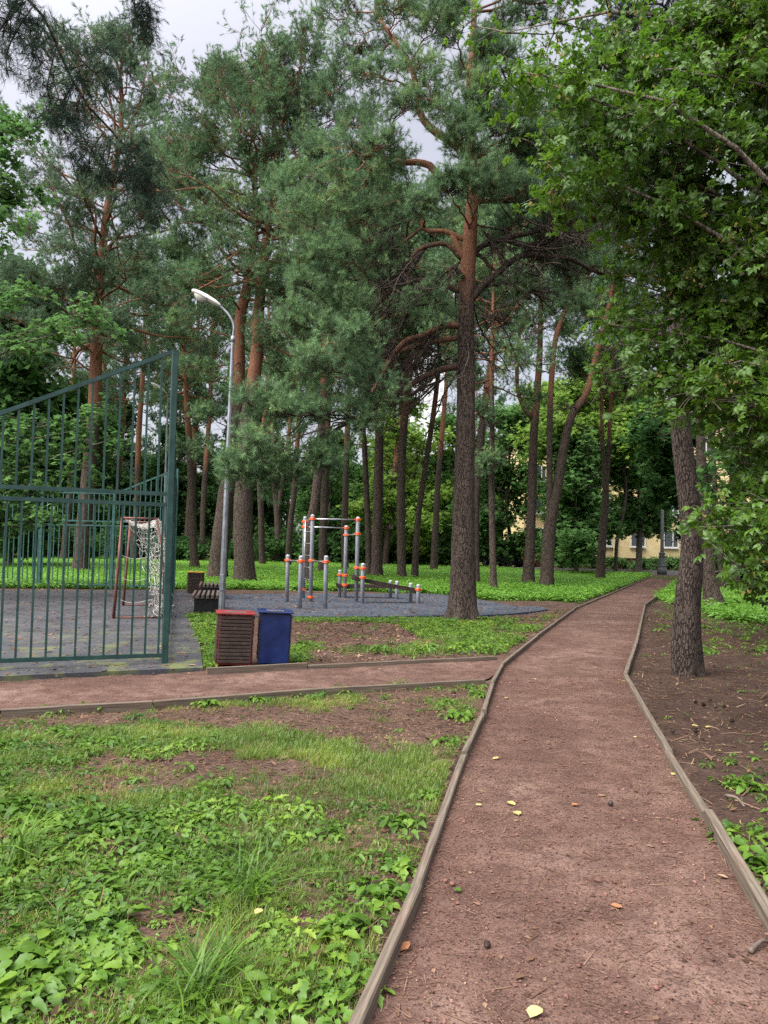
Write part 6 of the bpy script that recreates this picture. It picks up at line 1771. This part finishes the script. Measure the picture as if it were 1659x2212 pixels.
def litter():
    r = np.random.default_rng(29)
    lit, st = MB(), MB()
    needle = (np.array([[0, -.5, 0], [0, .5, 0], [1, .2, .0], [1, -.2, 0]]) * [1, .045, 1], np.array([[0, 1, 2, 3]]))
    chip = (np.array([[0, 0, 0], [.4, .3, .08], [1, 0, .02], [.45, -.3, .05]]), np.array([[0, 1, 2, 3]]))
    rock = (np.array([[.5, 0, .1], [.1, .45, .08], [-.5, .1, .1], [-.1, -.5, .06], [.05, .05, .5], [0, 0, -.3]]), np.array([[0, 1, 4], [1, 2, 4], [2, 3, 4], [3, 0, 4], [1, 0, 5], [2, 1, 5], [3, 2, 5], [0, 3, 5]]))
    up = np.array([[0, 0, 1.0]])
    def strew(P, n, z, tm, sc, ymax=None, mb=lit, tint=(.5, .22), jit=.12):
        q = pick(P, n, r)
        if ymax: q = q[q[:, 1] < ymax]
        n = len(q)
        zz = z(q) if callable(z) else np.full(n, z)
        mb.scatter(*tm, np.column_stack([q, zz]), up + r.normal(size=(n, 3)) * jit, sc * r.lognormal(0, .35, n), r.random(n) * 6.28, np.clip(tint[0] + r.normal(size=n) * tint[1], 0, 1))
    NEARP = wpoly([(620, 2560), (735, 2262), (897, 1905), (1002, 1622), (1063, 1472), (1350, 1453), (1445, 1618), (1530, 1750), (1742, 2098), (2050, 2560)])
    pz = lambda q: .010 + (fbm(np.column_stack([q, 0 * q[:, 0]]) * 1.4, 41) - .5) * .02 + (fbm(np.column_stack([q, 0 * q[:, 0]]) * 7, 42, 3) - .5) * .010
    strew(NEARP, 3600, pz, needle, .055, mb=lit, tint=(.55, .25), jit=.05)
    strew(NEARP, 2600, pz, chip, .011, mb=lit, tint=(.5, .3), jit=.2)
    strew(NEARP, 9000, pz, rock, .0075, mb=st, tint=(.42, .25), jit=.4)
    strew(NEARP, 420, pz, rock, .016, mb=st, tint=(.35, .3), jit=.4)
    q = pick(P_MAIN, 60000, r); q = q[q[:, 1] < 22]       # needles drifted against the boards
    ex = np.interp(q[:, 1], wpoly(LK)[:, 1], wpoly(LK)[:, 0]); fx = np.interp(q[:, 1], wpoly(RK)[:, 1], wpoly(RK)[:, 0])
    de = np.minimum(q[:, 0] - ex, fx - q[:, 0])
    n_ = fbm(np.column_stack([q, 0 * q[:, 0]]) * 1.8, 91)
    k = (de > .03) & (r.random(len(q)) < np.exp(-de / .10) * .9 + np.clip(n_ - .58, 0, 1) * 1.2)
    q = q[k]; n = len(q)
    lit.scatter(*needle, np.column_stack([q, pz(q) + .003]), up + r.normal(size=(n, 3)) * .08, .07 * r.lognormal(0, .3, n), r.random(n) * 6.28, np.clip(.38 + r.normal(size=n) * .25, 0, 1))
    strew(P_MAIN, 2600, pz, chip, .03, mb=lit, tint=(.5, .25))
    straw = (np.array([[0, -.5, 0], [0, .5, 0], [1, .2, .0], [1, -.2, 0]]) * [1, .075, 1], np.array([[0, 1, 2, 3]]))
    strew(P_RR, 42000, lambda q: ground_z(q) + .007, straw, .11, ymax=20, tint=(.55, .30), jit=.14)
    strew(P_RR, 6000, lambda q: ground_z(q) + .008, chip, .034, ymax=20, tint=(.05, .08), jit=.4)
    strew(P_RR, 12000, lambda q: ground_z(q) + .006, chip, .036, ymax=20, tint=(.55, .28), jit=.35)
    strew(P_MS, 7000, lambda q: ground_z(q) + .004, chip, .045, tint=(.5, .22), jit=.25)
    strew(P_FL, 16000, lambda q: ground_z(q) + .012, needle, .07, tint=(.5, .2), jit=.25)
    strew(P_FL, 6000, lambda q: ground_z(q) + .012, chip, .026, tint=(.4, .25), jit=.3)
    strew(P_COURT, 6000, .032, chip, .055, tint=(.6, .2), jit=.1)
    strew(P_RUB, 5000, .016, chip, .055, tint=(.6, .2), jit=.1)
    strew(P_SIDE, 500, .006, chip, .022, tint=(.4, .25), jit=.1)
    tag(lit.build('needle_litter', MAT['litter']), kind='stuff')
    tag(st.build('gravel', MAT['stone']), kind='stuff')

def small_things():
    r = np.random.default_rng(39)
    def leaf(px, py, size, mat, label, z=.016, group=None):
        p = G(px, py, z)
        v = np.array([[0, -.08, 0], [.22, .28, .06], [.5, .40, .10], [.78, .22, .05], [1.05, 0, .02], [.75, -.3, .10], [.45, -.38, .02], [.2, -.26, .07], [.5, 0, .0], [-.35, -.1, .03], [-.33, -.13, .03]])
        f = [[8, k, (k + 1) % 8] for k in range(8)]
        m = MB(); m.add((v - [.5, 0, -.03]) * size, np.array(f), r.random()); m.f.append(np.array([[0, 9, 10]]))
        o = m.build('fallen_leaf', MAT[mat], None, False, loc=(p[0], p[1], z))
        o.rotation_euler = (r.normal() * .12, r.normal() * .12, r.random() * 6.28)
        sm = o.modifiers.new('thickness', 'SOLIDIFY'); sm.thickness = .0006
        tag(o, label, 'fallen leaf', group or 'leaves fallen on the path')
    leaf(1104, 1736, .075, 'yellow_leaf', 'deep yellow leaf on the path, upper one of the close pair')
    leaf(1117, 1757, .072, 'yellow_leaf', 'pale cream leaf on the path just below the deep yellow one')
    leaf(1155, 2187, .075, 'yellow_leaf', 'pale yellow leaf on the path closest to the bottom of the frame')
    leaf(1071, 1638, .05, 'yellow_leaf', 'small pale leaf on the path near its left board')
    leaf(1454, 1672, .045, 'yellow_leaf', 'small yellow leaf against the right path board')
    leaf(1332, 1958, .05, 'brown_leaf', 'dark red-brown leaf in the middle of the path')
    leaf(1034, 1739, .04, 'yellow_leaf', 'small yellowish leaf near the left board beside the leaf pair')
    leaf(1346, 1472, .06, 'yellow_leaf', 'greenish yellow leaf at the sharp bend of the right board')
    leaf(1094, 1508, .05, 'yellow_leaf', 'yellow leaf on the path near the junction with the side path')
    leaf(1155, 1467, .05, 'yellow_leaf', 'yellow leaf in the middle of the path opposite the junction')
    leaf(1242, 1738, .05, 'brown_leaf', 'pale brown leaf in the middle of the path right of the yellow pair')
    leaf(872, 2046, .07, 'brown_leaf', 'orange-brown leaf lying close to the left board')
    leaf(1372, 1592, .04, 'yellow_leaf', 'small yellow leaf on the right half of the path')
    leaf(989, 1922, .04, 'weed', 'dull green leaf on the path near the left board')
    leaf(1502, 1568, .07, 'yellow_leaf', 'yellow leaf on the brown soil right of the path', .012, 'leaves fallen on the soil')
    leaf(1528, 1570, .05, 'yellow_leaf', 'small yellow leaf right beside another on the brown soil', .012, 'leaves fallen on the soil')
    leaf(1551, 1622, .06, 'yellow_leaf', 'yellow leaf beside the weeds on the brown soil', .012, 'leaves fallen on the soil')
    leaf(558, 1969, .05, 'yellow_leaf', 'bright yellow leaf in the grass below the spiky grass tuft', .05, 'leaves fallen on the grass')
    leaf(973, 1540, .07, 'yellow_leaf', 'white-backed leaf on the soil beside the short stake', .02, 'leaves fallen on the soil')
    leaf(822, 1445, .05, 'yellow_leaf', 'pale leaf in the middle of the side path', .01, 'leaves fallen on the side path')
    def cone(px, py, size, label, z=.014):
        p = G(px, py, z); m = MB()
        for k in range(9):
            t = k / 8; rad = size * (.22 + .30 * math.sin(math.pi * min(1, t * .9 + .1)))
            lathe(m, [(rad * .55, size * (t - .06)), (rad, size * (t + .04)), (rad * .5, size * (t + .09))], 8)
        o = m.build('pine_cone', MAT['brown_wood'], None, False, loc=p + [0, 0, size * .3])
        o.rotation_euler = (1.57, r.normal() * .2, r.random() * 6.28)
        tag(o, label, 'pine cone', 'pine cones on the ground')
    cone(1319, 1740, .034, 'small dark pine cone alone on the path right of its centre')
    cone(1054, 2041, .03, 'tiny cone near the foot of the path at the left')
    for k, (x, y) in enumerate([(1500, 1518), (1516, 1524), (1533, 1512), (1498, 1582), (1545, 1530), (1568, 1528), (1452, 1580), (1586, 1560)]):
        cone(x, y, .04, ['dark cone on the brown soil nearest the right-hand trunk', 'dark cone just beside the one nearest the right-hand trunk', 'upper dark cone of the loose row on the brown soil', 'lone dark cone below the row on the brown soil', 'third dark cone of the loose row on the brown soil', 'fourth dark cone of the loose row on the brown soil',
                                'dark cone on the soil close to the right board', 'rightmost dark cone on the brown soil'][k])
    def stick(a, b, rad, label, z=.02):
        p, q = G(*a, z), G(*b, z); m = MB()
        c = catmull(np.array([p, (p + q) / 2 + [.02, .02, .012], q]) - p, 10); m.tube(c, np.linspace(rad, rad * .5, 10), 6)
        o = m.build('stick', MAT['bench_wood'], None, True, loc=p); tag(o, label, 'stick', 'sticks lying on the ground')
    stick((1568, 1718), (1608, 1742), .012, 'thin curved stick beside the weeds right of the path')
    stick((1620, 2055), (1659, 2035), .012, 'broken stick on the path by the right board')
    stick((995, 1412), (1040, 1410), .01, 'short dark stick on the side path near the junction')
    def pebble(px, py, s, label):
        m = MB(); v = nrm(r.normal(size=(26, 3)))
        lat = [(.02, -.5), (.35, -.42), (.5, -.1), (.46, .2), (.25, .42), (.02, .5)]
        lathe(m, [(a * s, b * s * .7) for a, b in lat], 9); m.v[0] = m.v[0] * (1 + (fbm(m.v[0] / s * 2, 9)[:, None] - .5) * .5)
        o = m.build('pebble', MAT['stone'], None, True, loc=G(px, py, .012) + [0, 0, s * .2]); tag(o, label, 'pebble', 'pebbles on the path')
    pebble(977, 1911, .026, 'round grey pebble near the left board')
    pebble(962, 1904, .02, 'smaller grey pebble left of the round one')
    pebble(1418, 2136, .022, 'white pebble low in the right half of the path')
    pebble(1398, 1613, .03, 'pale pebble on the right half of the path')
    # distinct plants
    def plant(px, py, size, n, label, seed, mat='weed', tall=.5, lw=.6, z=-.02, lob=False, spread=.7, group='leafy weeds along the boards', name='weed_plant', cat='weed'):
        p = G(px, py, 0); m = MB(); q = np.random.default_rng(seed)
        n = n * 2
        for k in range(n):
            v, f = rosette(seed + k, 7, lw, tall, lob)
            a = q.random() * 6.28; R = np.array([[math.cos(a), -math.sin(a), 0], [math.sin(a), math.cos(a), 0], [0, 0, 1]])
            m.add(v @ R.T * size * .7 * q.uniform(.45, 1.15) + [q.normal() * size * .5 * spread, q.normal() * size * .5 * spread, 0], f, np.clip(.5 + q.normal() * .2, 0, 1))
        o = m.build(name, MAT[mat], None, True, loc=(p[0], p[1], z)); tag(o, label, cat, group)
    spots = [(1000, 1548, .20, 5, 'leafy weeds crowding the left board beside the stake'), (1030, 1500, .18, 4, 'leafy weeds in the corner between side path and left board'), (965, 1600, .14, 3, 'small weeds at the left board above the second joint'),
             (930, 1715, .15, 4, 'leafy weed against the left board below the bare soil patch'), (885, 1775, .17, 4, 'dandelion-like weed leaning on the left board'), (865, 1870, .18, 4, 'broad-leaved weed pressed to the left board'), (830, 1935, .18, 4, 'broad pale weed at the left board above the near joint'),
             (745, 2010, .19, 4, 'broad-leaved weed in the grass left of the near board'), (770, 2090, .16, 3, 'low weed beside the nearest left board'), (700, 2140, .17, 4, 'toothed weed left of the nearest left board'),
             (1545, 1790, .15, 3, 'weed growing through the joint of the right board'), (1590, 1810, .18, 4, 'crinkled weed just outside the right board joint'), (1625, 1870, .20, 5, 'large crinkled weeds outside the near right board'), (1650, 1800, .2, 4, 'weeds right of the crinkled clump at the frame edge'),
             (1600, 1700, .16, 4, 'weed patch on the soil right of the long board'), (430, 1520, .22, 5, 'leafy clump against the near board of the side path'), (560, 1510, .15, 3, 'low weeds right of the leafy clump at the side path'), (120, 1535, .17, 4, 'grassy weeds at the near board of the side path at far left'), (200, 1530, .17, 3, 'weeds at the near board of the side path below the gate'),
             (735, 1492, .17, 4, 'leafy clump at the near board of the side path, left of the junction'), (860, 1482, .17, 4, 'weeds at the near board of the side path close to the junction'), (115, 1457, .13, 2, 'small weed on the edge of the asphalt below the fence'), (310, 1450, .12, 2, 'small weed on the edge of the asphalt near the tall post'),
             (35, 1760, .2, 5, 'tall broad-leaved weed at the left margin'), (330, 1850, .16, 4, 'pale upright weed in the middle of the weeds'), (180, 2030, .2, 7, 'large nettle-like plant low at the left'), (60, 2100, .2, 7, 'large leafy plant in the lower left corner'), (1395, 1415, .08, 2, 'small seedling on the path near the right bend')]
    for k, (x, y, s, n, lab) in enumerate(spots):
        plant(x, y, s, n, lab, 500 + 17 * k, lob=k % 4 == 1)
    def tuft_thing(px, py, h, n, label, seed, w=.035):
        p = G(px, py, 0); v, f = grass_tuft(seed, n, .45, w, (.5, 1.7)); m = MB(); m.add(v * h, f, np.repeat(np.clip(.40 + np.random.default_rng(seed).normal(size=n) * .2, 0, 1), 7))
        o = m.build('grass_tuft', MAT['weed'], None, False, loc=(p[0], p[1], -.02)); tag(o, label, 'grass tuft', 'spiky grass tufts')
    tuft_thing(540, 1935, .30, 60, 'spiky blue-green grass tuft in the middle of the near lawn', 3)
    tuft_thing(430, 2150, .26, 120, 'wide dark grass tuft at the bottom of the frame', 5)
    tuft_thing(20, 1860, .34, 60, 'tall grass tuft at the left margin', 8)
    tuft_thing(500, 2110, .24, 60, 'grass tuft right above the wide dark one', 11)

near_plants(); lawn(); litter(); small_things()
